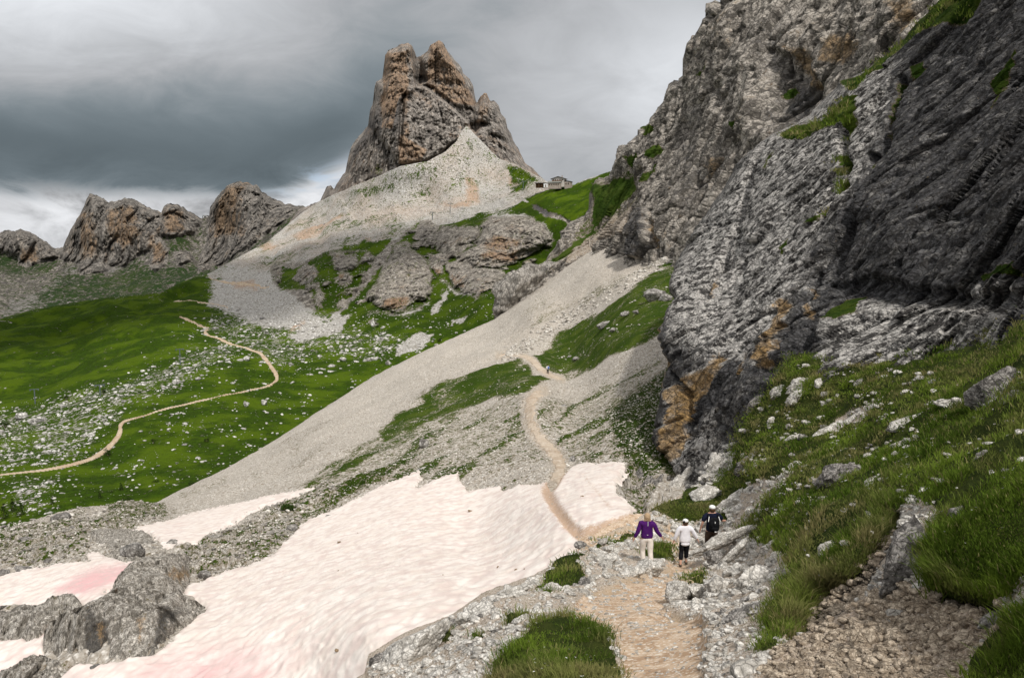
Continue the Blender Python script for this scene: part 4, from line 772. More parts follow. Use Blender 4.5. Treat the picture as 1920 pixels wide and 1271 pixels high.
def boulder(name, g, cx, cy, wpx, hpx, ang, label, mat, seed, sub=5, depth=0.8, sink=0.25, cat='boulder', group=None, planes=12, rough=0.10, dY=0.0, M=None, pitted=0.0):
    """cx,cy: where its middle is seen; wpx,hpx: seen size; ang: degrees its long side rises to the right"""
    Y = float(g.Y(cx, cy + hpx * 0.3)) + dY
    c = at(cx, cy, Y); k = Y / F
    W, Fa = rock_shape(sub, seed, rough, planes, pitted)
    W = W * np.array([wpx * k / 2, depth * min(wpx, hpx * 1.6) * k / 2, hpx * k / 2])
    a = math.radians(ang); R = np.array([[math.cos(a), 0, -math.sin(a)], [0, 1, 0], [math.sin(a), 0, math.cos(a)]])
    W = W @ R.T
    m = M4(len(W)) if M is None else M(W / (wpx * k / 2))
    W0 = W.copy(); base = W[:, 2].min()
    o = mesh_obj(name, W - [0, 0, base], Fa, mat, {'m': m})
    o.location = (c[0], c[1], c[2] + base - sink * 0.25 * hpx * k)
    tag(o, label, cat, group)
    return o

B = [  # foreground rocks, one by one
 (1403, 1262, 68, 52, 0, "rounded cream boulder at the bottom edge between the trail and the rubble", rock_near, 3, .9, 7, .05),
 (1700, 1048, 215, 84, 58, "long grey rock slab standing steeply out of the grassy bank above the rubble", rock_grey, 11, .7, 9, .13),
 (1625, 1196, 66, 66, 25, "cracked brown boulder with a split down its face in the middle of the rubble", rock_brown, 14, .8, 9, .09),
 (1683, 1153, 58, 40, 15, "pale blocky boulder lying right above the cracked brown boulder", rock_near, 17, .8, 8, .07),
 (1866, 1160, 84, 26, 18, "flat blue-grey slab poking from the grass at the right of the rubble", rock_grey, 21, .8, 9, .08),
 (1578, 892, 120, 56, 38, "knobbly grey rock ridge sloping through the flowered grass", rock_grey, 23, .8, 14, .20),
 (1702, 791, 100, 34, 14, "large flat white slab with dark underside on the upper grass slope", rock_near, 29, .9, 9, .10),
 (1786, 761, 72, 24, -8, "thin whitish slab right above and behind the large flat white slab", rock_near, 31, .9, 9, .12),
 (1850, 765, 36, 13, 3, "smallest whitish slab at the right end of the row on the upper grass slope", rock_near, 37, .9, 9, .08),
 (1494, 976, 50, 19, 14, "low dark grey rock half buried in grass beside a brown hollow", rock_grey, 41, .8, 9, .10),
 (1574, 952, 34, 30, 10, "bluish grey rock below the knobbly ridge in the grass", rock_grey, 43, .8, 9, .10),
 (1412, 1092, 92, 66, 28, "layered pale grey boulder on the bank right of the trail", rock_near, 47, .8, 12, .14),
 (1385, 1168, 150, 44, 36, "long rounded grey rock rib leaning down to the edge of the trail", rock_grey, 53, .9, 10, .12),
 (1345, 1098, 62, 40, 40, "white weathered rock between the trail and the layered boulder", rock_near, 55, .8, 10, .14),
 (1268, 1112, 60, 44, 22, "grey-white rock with a dark end beside the bend of the trail", rock_near, 59, .8, 9, .12),
 (1310, 1106, 54, 34, -20, "low white rock on the inner side of the trail bend", rock_near, 57, .8, 9, .12),
 (1216, 1068, 66, 40, 4, "pointed pale rock in front of the hiker in purple", rock_near, 61, .8, 8, .10),
 (1184, 1076, 54, 26, 18, "low pale rock at the left foot of the pointed rock", rock_near, 67, .8, 9, .12),
 (1342, 1018, 105, 24, 27, "thin white rock rib running up behind the hiker in white", rock_near, 71, .8, 10, .16),
 (1388, 995, 60, 20, 25, "white rib of rock beside the hiker with the backpack", rock_near, 73, .8, 10, .14),
 (1376, 1034, 72, 18, 48, "narrow white rock strip climbing the grassy bank", rock_near, 79, .8, 10, .16),
 (1336, 1044, 40, 26, 10, "dark-faced rock beneath the white rib", rock_grey, 83, .8, 9, .12),
 (1318, 928, 66, 38, 8, "blocky white boulder on the grass above the hiker with the backpack", rock_near, 89, .8, 8, .08),
 (1374, 940, 92, 30, 34, "broad white slab sloping up right behind the hiker with the backpack", rock_near, 97, .8, 9, .09),
 (1405, 862, 70, 24, 48, "crooked grey rock leaning in the grass at the foot of the wall", rock_grey, 101, .8, 10, .16),
 (1372, 875, 18, 14, 0, "small white stone left of the crooked grey rock", rock_near, 103, .8, 7, .08),
 (1487, 874, 20, 13, 0, "small bright stone at the top of the pale gravel strip", rock_near, 107, .8, 7, .08),
 (1428, 958, 16, 13, 0, "small white stone on grass right of the pale gravel strip", rock_near, 109, .8, 7, .08),
 (1452, 985, 16, 13, 0, "small pale stone left of the low dark grey rock", rock_near, 113, .8, 7, .08),
 (1520, 924, 16, 12, 0, "small round pale stone left of the knobbly ridge", rock_near, 127, .8, 7, .08),
 (1898, 760, 60, 40, 62, "dark grey rock cut by the right edge of the photo in the grass", rock_grey, 131, .8, 9, .12),
 (1490, 748, 44, 40, 30, "pile-like broken white rock in the shaded grass below the wall", rock_near, 137, .8, 14, .2),
 (1462, 732, 40, 22, 40, "left part of the broken white rocks below the wall", rock_near, 139, .8, 12, .2),
 (1418, 756, 74, 22, 50, "slanting grey rock blade against the foot of the dark wall", rock_grey, 149, .8, 10, .15),
 (1345, 872, 92, 54, 52, "big light grey block at the foot of the dark wall", rock_near, 151, .8, 10, .12),
 (1775, 730, 30, 15, 0, "small grey rock above the whitish slabs", rock_grey, 153, .8, 9, .12),
 (850, 1168, 20, 28, 8, "small dark upright stone on the pale slab beside the snow", rock_grey, 157, .8, 7, .08),
 (709, 1238, 34, 40, -15, "dark square-faced block at the lower left corner of the pale slab", rock_grey, 163, .8, 7, .08),
 (775, 1208, 165, 74, 26, "large pale slab sloping along the lower edge of the snowfield", rock_near, 167, .9, 9, .08),
 (900, 1148, 92, 46, 24, "pale cracked rock above the dark upright stone", rock_near, 173, .8, 10, .13),
 (960, 1108, 62, 30, 20, "pale rock at the snow edge below the grassy patch", rock_near, 179, .8, 10, .13),
 (960, 1190, 56, 24, 30, "flat light rock left of the flowery grass mound", rock_near, 181, .8, 10, .13),
 (1030, 1106, 46, 26, 25, "light grey rock on the right side of the small grass patch", rock_near, 191, .8, 10, .13),
 (1140, 1050, 60, 24, 22, "light jagged rock row left of the hiker in purple", rock_near, 193, .8, 12, .16),
 (1088, 1020, 22, 16, 10, "small grey rock where the trail leaves the snow", rock_grey, 197, .8, 8, .1),
 (1045, 1196, 22, 16, 0, "cream stone lying in the middle of the flowery grass", rock_near, 199, .8, 7, .06),
 (1298, 1187, 40, 12, -5, "flat cream stone set in the right side of the trail", rock_near, 211, .8, 8, .06),
 (1512, 1218, 16, 12, 10, "small blue-grey stone at the left of the rubble", rock_grey, 223, .8, 7, .06),
 (1760, 1180, 40, 22, 30, "light brown stone at the right side of the rubble", rock_brown, 227, .8, 8, .08),
 (1800, 1200, 44, 30, 20, "squarish tan stone next to the flat blue-grey slab", rock_brown, 229, .8, 8, .08),
 (1726, 1110, 34, 24, 40, "pale wedge stone resting against the foot of the long slab", rock_near, 233, .8, 8, .08),
 (1880, 1126, 40, 20, 10, "mossy brown stone under the overhanging turf", rock_brown, 239, .8, 8, .08),
 (1795, 960, 44, 26, 60, "dark stone showing between grass tufts right of the long slab", rock_grey, 241, .8, 8, .1),
 (1762, 1003, 38, 22, 10, "grey lump of rock beside the top of the long slab", rock_grey, 251, .8, 8, .1),
 (1480, 1082, 46, 34, 40, "grey rock sticking out of the lower edge of the grassy bank", rock_grey, 257, .8, 9, .12),
 (1452, 1022, 56, 30, 35, "pale ledge rock between the stony bank and the lower grass", rock_near, 263, .8, 10, .14),
 (1843, 860, 40, 26, 50, "grey rock near the right edge below the row of whitish slabs", rock_grey, 269, .8, 9, .12),
 (1807, 890, 34, 18, 30, "small grey rock left and below the one near the right edge", rock_grey, 271, .8, 9, .12),
 (1540, 812, 66, 18, 28, "long white stone strip in the shaded grass, lower of two", rock_near, 277, .8, 12, .16),
 (1598, 786, 92, 20, 30, "long white stone strip in the shaded grass, upper of two", rock_near, 281, .8, 12, .16),
 (1500, 722, 60, 36, 25, "jagged white rock at the top of the grassy mound below the wall", rock_near, 283, .8, 13, .2),
 (1487, 826, 40, 20, 25, "pale rock under the broken white rocks, in deep grass", rock_near, 293, .8, 10, .15),
 (1694, 834, 62, 22, 22, "white slab in the grass below the large flat white slab", rock_near, 307, .8, 9, .12),
 (1570, 843, 36, 16, 20, "small pale slab above the knobbly ridge", rock_near, 311, .8, 9, .12),
 (1442, 862, 34, 18, 10, "pale stone right of the crooked grey rock", rock_near, 313, .8, 9, .12),
 (1640, 905, 50, 26, 36, "pale rock right of the knobbly ridge, half in the turf", rock_near, 317, .8, 10, .15),
 (1548, 1030, 44, 24, 38, "pale rock in the lower grass left of the tall slab", rock_near, 331, .8, 10, .15),
 (1860, 735, 110, 90, 50, "massive smooth grey rock at the right edge above the whitish slabs", rock_grey, 337, .6, 9, .08),
]
for i, (cx, cy, wp, hp, an, lb, mt, sd, dp, pl, ro) in enumerate(B):
    boulder('boulder', gG, cx, cy, wp, hp, an, lb, mt, sd, sub=5 if wp > 50 else 4, depth=dp, planes=pl, rough=ro, M=(lambda W: M4(len(W), 0, 0, 0.12, 0.10)) if mt is not rock_brown else None, dY=-2.5 if (cy < 1050 and 1300 < cx < 1400 and cy > 980) else 0.0)
# upright blocks at the foot of the wall
for i, (cx, cy, wp, hp, an) in enumerate([(1178, 905, 20, 58, -14), (1194, 902, 20, 66, -16), (1212, 912, 22, 66, -18), (1232, 906, 20, 52, -14), (1226, 935, 26, 54, -28), (1250, 922, 22, 62, -34), (1268, 908, 24, 66, -36), (1285, 892, 22, 44, -30)]):
    boulder('rock_pillar', gN, cx, cy, wp, hp, an, ["leftmost upright grey block at the foot of the wall beside the snow", "second upright grey block from the snow", "third upright grey block from the snow, slightly darker", "fourth upright block from the snow, partly hidden", "leaning block in front of the fourth upright block", "slanted light block behind the hikers", "tallest slanted light block above the hiker in white", "rightmost slanted block below the ochre corner of the wall"][i],
            rock_grey if i < 4 else rock_near, 301 + i, sub=5, planes=10, rough=.11, cat='rock', dY=-3.0 + 0.1 * i)
# rocks out on the slopes
E_ = [
 (1228, 553, 44, 26, 8, "light grey boulder in the grass left of the dark wall, largest on that meadow"), (1248, 558, 26, 14, 0, "low boulder touching the largest one beside the dark wall"), (1133, 608, 34, 13, 20, "flat pale boulder in the middle of the steep meadow"),
 (1148, 618, 14, 8, 10, "small pale stone just under the flat pale boulder"), (1170, 588, 18, 10, 15, "pale stone upper right of the flat pale boulder"), (1193, 585, 14, 8, 0, "pale stone near the middle of the steep meadow, left of the largest boulder"), (1068, 671, 12, 11, 0, "left one of a pair of stones by the far hiker"), (1080, 672, 13, 8, 15, "right one of a pair of stones by the far hiker"),
 (1073, 862, 13, 19, -10, "bright white stone at the top corner of the snow by the trail"), (796, 832, 22, 24, 10, "upright grey boulder on the rubble slope above the snow"), (1055, 762, 16, 10, 20, "dark stone right of the pale trail on the slope"),
 (321, 1018, 24, 15, 5, "dark grey boulder lying in the upper left snow tongue"), (345, 1026, 15, 11, 0, "smaller dark stone right of the boulder in the snow tongue"), (248, 1032, 42, 34, -25, "flat-faced grey block on the left rocky knoll"), (115, 969, 36, 24, 15, "pale boulder on the crest of the left rocky knoll"),
 (48, 1012, 26, 17, 0, "grey boulder left on the knoll above the pink snow"), (45, 1066, 42, 16, 0, "long low boulder at the edge of the pink snow"), (8, 1072, 24, 16, 0, "grey boulder at the left edge of the photo by the pink snow"), (75, 1014, 26, 14, 0, "grey boulder on the left knoll beside brown turf"), (138, 990, 18, 12, 0, "pale stone in the middle of the left knoll"),
 (88, 1052, 22, 13, 10, "pale stone just above the pink snow"), (545, 992, 26, 18, 30, "pale block at the right tip of the rocky rib"), (398, 1010, 24, 16, 10, "grey block on the rib below the snow tongue"), (616, 968, 16, 10, 0, "small grey stone on the upper edge of the main snow"), (790, 880, 22, 9, 20, "pale slab at the upper edge of the main snow"),
 (178, 1249, 20, 11, 0, "dark stone in front of the big outcrop in the snow"), (385, 1076, 30, 18, 10, "grey block at the upper right of the big outcrop"), (1345, 0, 1, 1, 0, None)]
for i, (cx, cy, wp, hp, an, lb) in enumerate(E_[:-1]):
    boulder('boulder', gE, cx, cy, wp, hp, an, lb, rock_mid if cy < 900 else rock_mid, 400 + i * 7, sub=4, planes=9, rough=.10, M=(lambda W: M4(len(W), 0, 0, 0.1, 0.2 + 0.3 * (cy > 900))))
knob_mat = terrain_mat("knob_rock", 0.19, rock=((.20, .185, .165), (.46, .43, .39)), darkc=((.09, .085, .08), (.2, .19, .18)), squash=(1, 1, .5))
boulder('rock_outcrop', gE, 970, 546, 128, 84, 40, "big pale rock knob standing at the upper edge of the long scree", knob_mat, 471, sub=5, planes=10, rough=.12, cat='rock', dY=8, depth=.6)
boulder('rock_outcrop', gE, 1040, 505, 60, 46, 30, "smaller pale rock at the scree edge right of the big knob", knob_mat, 473, sub=5, planes=10, rough=.12, cat='rock', dY=10, depth=.6)
# outcrops standing through the snow
out_mat = terrain_mat("outcrop_rock", 0.024, rock=((.22, .20, .172), (.66, .62, .56)), darkc=((.06, .057, .053), (.16, .15, .14)), ochre=(.40, .26, .13), squash=(1, 1, .8), bump=1.1)
def outcrop_lift(H, steep):
    def f(px, py, P, s_):
        n = fbm(P / 3.0, 4, 210); s2 = s_ + 5 * n
        h = H * np.sqrt(np.clip((s2 + 6) / steep, 0, 1)) * (0.75 + 0.35 * fbm(P / 6, 3, 211))
        a = rockdisp(P, 5.0, 0.45, (1, .7, 1.2), 218) + rockdisp(P, 1.9, 0.26, (1, .7, 1), 212) + rockdisp(P, 0.7, 0.10, (1, .7, 1), 215)
        P = P.copy(); k = sstep(s2, -6, 4)
        P[:, 2] += -0.6 + h + 0.35 * a * k; P = push(P, 1.1 * a * k)
        return P, M4(len(px), 0.12 + 0.1 * n, 0, 0.20 + 0.6 * many(px, py, [[(305, 1110), (345, 1080), (366, 1072), (340, 1100)], [(214, 1128), (222, 1130), (220, 1146)], [(180, 1200), (200, 1205), (190, 1225)], [(255, 1190), (275, 1195), (262, 1215)]], 6), 0.22 + 0.6 * many(px, py, [[(165, 1190), (206, 1200), (200, 1240), (160, 1235)], [(305, 1180), (345, 1165), (300, 1215), (280, 1225)], [(0, 1136), (120, 1132), (60, 1150), (0, 1165)]], 8))  # dark patches include shade painted under the overhanging right side
    return f
for k, H, stp, lb in (('a', 2.0, 34, "big grey outcrop with an overhanging right side rising through the snow"), ('b', 1.6, 24, "grey outcrop at the left edge of the photo between two snow patches"), ('c', 1.2, 22, "rounded grey outcrop on the knoll behind the pink snow"), ('d', 0.9, 20, "small grey outcrop at the end of the rocky rib beside the main snow"), ('e', 1.3, 22, "dull grey outcrop in the bottom left corner of the photo")):
    patch("rock_outcrop", gE, outcrops[k], 2.0, outcrop_lift(H, stp), None, out_mat, margin=7, label=lb, cat="outcrop")

def smooth_line(l, k=3):
    l = np.array(l, float)
    for _ in range(k):
        a = l[:-1] * .75 + l[1:] * .25; b_ = l[:-1] * .25 + l[1:] * .75
        l = np.concatenate([l[:1], np.stack([a, b_], 1).reshape(-1, 2), l[-1:]])
    return l
# ---- stones in their thousands: scatter on a landform, the largest few as single things
def scatter_pts(g, poly, n, seed, dens=None):
    rs = np.random.RandomState(seed); poly = np.array(poly, float); lo, hi = poly.min(0), poly.max(0)
    p = rs.uniform(lo, hi, size=(int(n * 3), 2)); s_ = sdist(p[:, 0], p[:, 1], poly); p = p[s_ > 0]
    if dens is not None: p = p[rs.uniform(size=len(p)) < dens(p[:, 0], p[:, 1])]
    return p[:n]
def stones(name, g, surf, pts, size_px, mat, label, seed, sub=1, flat=0.6, kind='stuff', dk=(0, .35), oc=0.1, lo_=0.5, pw=2.2, sinkk=0.15):
    if g is gG: pts = pts[np.hypot(pts[:, 0] - 1284, pts[:, 1] - 955) > 30]      # nothing perched above the walkers
    rs = np.random.RandomState(seed); n = len(pts); px, py = pts[:, 0], pts[:, 1]
    P = g.P(px, py); P, _ = surf(px, py, P, np.full(n, 50.0))
    sz = size_px * (lo_ + (1 - lo_) * rs.power(1.0 / pw, n)) * P[:, 1] / F / 2
    shp = [rock_shape(sub, seed + k, 0.12, 8) for k in range(6)]
    which = rs.randint(0, 6, n); ang = rs.uniform(0, 6.28, n)
    Vs, Fs, Ms = [], [], []; off = 0
    for k in range(6):
        idx = np.where(which == k)[0]; W, Fa = shp[k]
        c, s_ = np.cos(ang[idx]), np.sin(ang[idx])
        S = np.stack([sz[idx] * rs.uniform(.8, 1.5, len(idx)), sz[idx] * rs.uniform(.8, 1.3, len(idx)), sz[idx] * flat * rs.uniform(.7, 1.2, len(idx))], -1)
        V = W[None] * S[:, None]
        V = np.stack([V[..., 0] * c[:, None] - V[..., 1] * s_[:, None], V[..., 0] * s_[:, None] + V[..., 1] * c[:, None], V[..., 2] + 0.35 * V[..., 0] * 0.5], -1)
        V = V + P[idx][:, None] + np.array([0, 0, 1.0]) * (sz[idx] * flat * (0.5 - sinkk))[:, None, None]
        Vs.append(V.reshape(-1, 3)); Fs.append((Fa[None] + (np.arange(len(idx)) * len(W))[:, None, None]).reshape(-1, 3) + off); off += V.shape[0] * V.shape[1]
        m = M4(len(idx), 0, 0, oc, 0); m[:, 3] = rs.uniform(dk[0], dk[1], len(idx)) ; m[:, 2] = rs.uniform(0, 2 * oc, len(idx))
        Ms.append(np.repeat(m, len(W), 0))
    o = mesh_obj(name, np.concatenate(Vs), np.concatenate(Fs), mat, {'m': np.concatenate(Ms)}, smooth=False)
    tag(o, label, 'stones', kind=kind)
    return o
def nz(scale, seed, lo, hi):
    return lambda x, y: sstep(fbm(np.stack([x / scale, y / scale * 1.6, x * 0], -1), 3, seed), lo, hi)
# meadow stones
mead_poly = [(-20, 740), (100, 735), (230, 700), (340, 600), (400, 560), (600, 600), (700, 600), (860, 600), (930, 610), (800, 655), (620, 755), (420, 880), (330, 920), (200, 945), (-20, 990)]
def mead_d(x, y):
    b_ = many(x, y, stone_belt, 14)
    return np.clip(0.05 + b_ * (0.18 + 0.9 * nz(26, 230, 0.0, 0.5)(x, y)) + 0.12 * nz(60, 231, 0.1, 0.6)(x, y), 0, 1)
pts = scatter_pts(gD, mead_poly, 20000, 232, mead_d)
rock_tiny = terrain_mat("stone_far", 0.25, rock=((.46, .44, .41), (.82, .80, .76)), darkc=((.18, .17, .16), (.34, .33, .31)), squash=(1, 1, 1))
stones('meadow_stones', gD, land_surf, pts, 9.0, rock_tiny, "pale limestone rubble strewn over the green valley meadow", 233, lo_=0.14, pw=4.5)
pts = scatter_pts(gD, [(560, 480), (760, 450), (850, 500), (960, 560), (930, 600), (640, 640), (560, 600)], 700, 234)
stones('crag_stones', gD, land_surf, pts, 4, rock_tiny, "grey stones lying on grass below the crags", 235, lo_=0.3)
pts = scatter_pts(gD, [(430, 520), (520, 460), (620, 400), (700, 350), (880, 260), (1020, 345), (960, 400), (830, 425), (760, 440), (640, 470), (520, 510), (600, 600), (640, 640), (440, 600), (390, 560)], 5000, 236)
stones('talus_stones', gD, land_surf, pts, 3.2, rock_tiny, "grey boulders scattered over the talus below the tower", 237, lo_=0.3, dk=(0, .9))
LM = {}
def where_label(px, py, marks, taken, parts_):
    """say where a repeat lies by the nearest landmark in the picture"""
    c = sorted(marks, key=lambda m: math.hypot(px - m[0], (py - m[1]) * 1.3))
    for m in c[:6]:
        dx, dy = px - m[0], py - m[1]; dist = math.hypot(dx, dy); near = 'just ' if dist < 55 else ''
        d = ('right of' if dx > 0 else 'left of') if abs(dx) > 1.8 * abs(dy) else ('below' if dy > 0 else 'above') if abs(dy) > 1.8 * abs(dx) else (('lower ' if dy > 0 else 'upper ') + ('right of' if dx > 0 else 'left of'))
        lb = parts_ + ' ' + near + d + ' ' + m[2]
        if lb not in taken: taken.add(lb); return lb
    return lb
taken = set()
G_MARKS = [(1212, 1010, 'the hiker in purple'), (1283, 1010, 'the hiker in white'), (1333, 990, 'the hiker with the backpack'), (1412, 1092, 'the layered grey boulder'), (1385, 1168, 'the long rock rib by the trail'), (1268, 1112, 'the rock at the trail bend'), (1050, 1085, 'the small grass patch by the snow'), (775, 1208, 'the big pale slab by the snow'), (900, 1148, 'the cracked pale rock by the snow'), (1030, 1220, 'the flowery grass mound'), (1578, 892, 'the knobbly rock ridge'), (1702, 791, 'the large flat white slab'), (1494, 976, 'the dark half buried rock'), (1430, 925, 'the pale gravel strip'), (1490, 748, 'the broken white rock below the wall'), (1405, 862, 'the crooked grey rock'), (1702, 960, 'the tall tilted slab'), (1850, 765, 'the smallest whitish slab'), (1600, 790, 'the upper gravel strip'), (960, 1108, 'the pale rock at the snow edge'), (1140, 1050, 'the jagged rock row')]
D_MARKS = [(695, 673, 'the largest white meadow boulder'), (522, 710, 'the upper bend of the valley track'), (226, 800, 'the lower bend of the valley track'), (388, 618, 'the top end of the valley track'), (338, 672, 'the slim pylon'), (66, 745, 'the left pylon'), (188, 735, 'the shortest pylon'), (370, 757, 'the straight part of the track'), (80, 885, 'the left end of the track'), (66, 788, 'the long pale boulder heap'), (478, 755, 'the pair of round boulders'), (785, 640, 'the small scree patch in the meadow'), (470, 570, 'the pale scree fan'), (705, 600, 'the dark pointed boulder'), (622, 690, 'the two stacked boulders'), (300, 860, 'the lone round bush'), (250, 930, 'the widest bush above the knoll')]
# single boulders on the meadow: each a thing
rs = np.random.RandomState(240)
named = [(695, 673, 32, 15, "largest white boulder on the far meadow, just above the scree edge"), (464, 672, 16, 11, "pale boulder left of the upper bend of the valley track"), (449, 675, 15, 7, "low boulder next to the pale boulder by the track"), (622, 686, 14, 9, "white boulder standing on another one in the meadow"), (622, 697, 22, 8, "flat boulder under the white one in the meadow"), (644, 673, 16, 8, "white boulder left of the largest one"),
         (461, 757, 11, 11, "round grey boulder, left of a pair below the straight track"), (495, 754, 13, 12, "round grey boulder, right of a pair below the straight track"), (200, 689, 12, 8, "pale boulder by the narrow pylon in the boulder belt"), (66, 788, 42, 16, "long pale boulder heap under the left pylon"), (38, 778, 26, 14, "pale boulder at the left end of the boulder belt"), (331, 715, 14, 14, "grey boulder in the middle of the boulder belt"), (92, 848, 18, 10, "pale boulder above the track near the left edge"), (700, 607, 10, 20, "dark pointed boulder on the grass under the crags")]
for i, (cx, cy, wp, hp, lb) in enumerate(named):
    boulder('boulder', gD, cx, cy, wp, hp, 5, lb, rock_far, 500 + i * 3, sub=3, planes=9, rough=.12)
proto = {}
pts = scatter_pts(gD, mead_poly, 600, 241, lambda x, y: 0.15 + many(x, y, stone_belt, 14)); 
P = land_surf(pts[:, 0], pts[:, 1], gD.P(pts[:, 0], pts[:, 1]), np.full(len(pts), 50.0))[0]
for k in range(7):
    W, Fa = rock_shape(3, 600 + k, .13, 9); proto[k] = mesh_obj('boulder', W, Fa, rock_far, {'m': M4(len(W), 0, 0, .1, .15 + .08 * k)}).data
for o in [o for o in COL.objects if o.data and o.data in proto.values()]: COL.objects.unlink(o); bpy.data.objects.remove(o)
for i in range(80):
    k = rs.randint(0, 7); s_ = (5 + 7 * rs.power(0.5)) * P[i, 1] / F / 2
    o = bpy.data.objects.new('boulder', proto[k]); COL.objects.link(o)
    o.scale = (s_ * rs.uniform(.9, 1.4), s_, s_ * rs.uniform(.55, .85)); o.rotation_euler = (rs.uniform(-.2, .2), rs.uniform(-.3, .3), rs.uniform(0, 6)); o.location = P[i] + [0, 0, s_ * .15]
    x_, y_ = pts[i]; bl = [float(pmask(np.array([x_]), np.array([y_]), b)[0]) > .5 for b in stone_belt]
    where = "in the long boulder belt above the valley track" if bl[0] else "on the stony grass below the talus and crags" if bl[1] else "on the grass below the valley track" if (x_ < 520 and y_ > 800) else "on the open meadow beside the long scree" if x_ > 420 else "on the dark green hillside above the boulder belt" if y_ < 720 else "on the green meadow by the valley track"
    desc = ("big" if s_ * F / P[i, 1] > 4.8 else "small") + (" flat" if o.scale[2] / s_ < .65 else "") + " pale boulder"
    tag(o, where_label(x_, y_, D_MARKS, taken, desc), "boulder", "boulders " + where)
# slope stones
def side_d(x, y):
    sn = 0
    for p in SNOW: sn = np.maximum(sn, pmask(x, y, p, 3))
    tr = np.maximum(1 - sstep(ldist(x, y, path_main), 2, 6), 1 - sstep(ldist(x, y, path_near), 7, 13))
    return np.clip((1 - sn) * (1 - tr) * (1.0 - 0.85 * many(x, y, e_grass, 5)) , 0, 1)
slope_poly = [(560, 960), (720, 850), (900, 760), (1000, 720), (1100, 700), (1245, 620), (1250, 700), (1240, 880), (1180, 990), (1060, 900), (1000, 930), (700, 960), (560, 1010), (330, 1110), (160, 1100), (0, 1090), (-30, 1000), (110, 965), (300, 945), (330, 1010), (500, 950)]
rock_slope = terrain_mat("stone_slope", 0.08, rock=((.46, .42, .365), (.86, .82, .755)), darkc=((.16, .15, .135), (.33, .31, .28)), squash=(1, 1, 1))
stones('slope_stones', gE, side_surf, scatter_pts(gE, slope_poly, 26000, 250, side_d), 5.2, rock_slope, "loose white limestone scree covering the slope around the snow", 251, lo_=0.25, pw=3.0)
stones('upper_scree', gE, side_surf, scatter_pts(gE, [(330, 935), (600, 780), (930, 605), (1200, 410), (1210, 485), (1290, 470), (1010, 610), (940, 665), (1000, 730), (700, 850), (480, 935)], 22000, 252, side_d), 3.0, rock_slope, "pale scree of the long diagonal slope", 253, lo_=0.3, pw=2.5)
stones('meadow_stones', gE, side_surf, scatter_pts(gE, [(700, 810), (840, 725), (975, 670), (1100, 590), (1285, 470), (1262, 620), (1060, 708), (990, 736), (800, 800)], 900, 257, lambda x, y: many(x, y, e_grass, 3) * nz(40, 258, -.1, .5)(x, y)), 7, rock_slope, "white stones lying on the steep grassy patches beside the trail", 259, lo_=0.25, pw=3.5)
ed_ = smooth_line([(1275, 468), (1200, 512), (1110, 565), (1040, 612), (985, 652), (955, 668)], 4); ed_ = np.repeat(ed_, 9, 0) + np.random.RandomState(5).normal(size=(len(ed_) * 9, 2)) * [9, 6]
stones('stone_row', gE, side_surf, ed_, 9, rock_slope, "row of pale blocks along the lower border of the long scree", 274, lo_=0.3, pw=2.5, sub=2)
for k_, sn in enumerate(SNOW[:3]):
    b_ = smooth_line(sn + sn[:1], 2); b_ = np.repeat(b_, 3, 0) + np.random.RandomState(k_).normal(size=(len(b_) * 3, 2)) * 6; b_ = b_[(b_[:, 1] < 1300) & (b_[:, 0] > -60)]
    stones('snow_edge_stones', gE, lambda px, py, P, e: (snow_lift(px, py, P, np.full(len(px), 12.0))[0] - [0, 0, .12], None), b_, 6, rock_slope, "small stones melted out along the rim of the snow", 275 + k_, lo_=0.2, pw=3.5)
stones('knoll_stones', gE, side_surf, scatter_pts(gE, [(-30, 1000), (110, 962), (300, 948), (330, 1010), (300, 1050), (160, 1050), (60, 1075), (-30, 1090)], 1500, 254, side_d), 10, rock_slope, "grey stones heaped on the left rocky knoll", 255, lo_=0.2, pw=3.0, dk=(0.1, .9), sub=2)
stones('rib_stones', gE, side_surf, scatter_pts(gE, e_brown[0], 1100, 256, side_d), 10, rock_slope, "grey stones on the brown rib between the snow patches", 257, lo_=0.2, pw=3.0, dk=(0.1, .8), sub=2)
# foreground stones
def front_d(kind):
    def f(x, y):
        P = gG.P(x, y); g, t_, ru, uc, bare, n, n2 = front_masks(x, y, P)
        rocky = (1 - g) * (1 - t_) * (1 - ru) * (1 - uc)
        return {'rocky': rocky + bare, 'trail': t_ * 0.8, 'rubble': ru + 0.8 * uc, 'grass': g * (1 - bare)}[kind]
    return f
front_poly = [(690, 1235), (850, 1155), (1000, 1085), (1096, 1025), (1200, 975), (1290, 925), (1400, 790), (1480, 680), (1767, 670), (1920, 610), (2000, 800), (2000, 1300), (1900, 1500), (700, 1500)]
stones('bank_stones', gG, front_surf, scatter_pts(gG, front_poly, 15000, 260, front_d('rocky')), 22, rock_near, "white limestone fragments between the trail and the snow", 261, lo_=0.13, pw=4.2, sub=2, dk=(0, .4))
stones('trail_gravel', gG, front_surf, scatter_pts(gG, [(1060, 980), (1340, 980), (1340, 1300), (1400, 1500), (1150, 1500), (1040, 1160)], 7000, 262, front_d('trail')), 13, rock_near, "small tan gravel trodden into the trail", 263, lo_=0.13, pw=5, sub=1, flat=.5, sinkk=.0, oc=.35)
stones('rubble', gG, front_surf, scatter_pts(gG, [(1474, 1215), (1496, 1158), (1530, 1118), (1590, 1080), (1640, 1010), (1670, 960)] + rubble[3:6] + [(1860, 1150), (1905, 1150), (1860, 1210), (1830, 1500), (1380, 1500), (1400, 1290)], 9500, 264, front_d('rubble')), 25, rock_brown, "brown and tan stone rubble under the grassy bank", 265, lo_=0.14, pw=4.2, sub=2, dk=(0, .45), sinkk=.15)
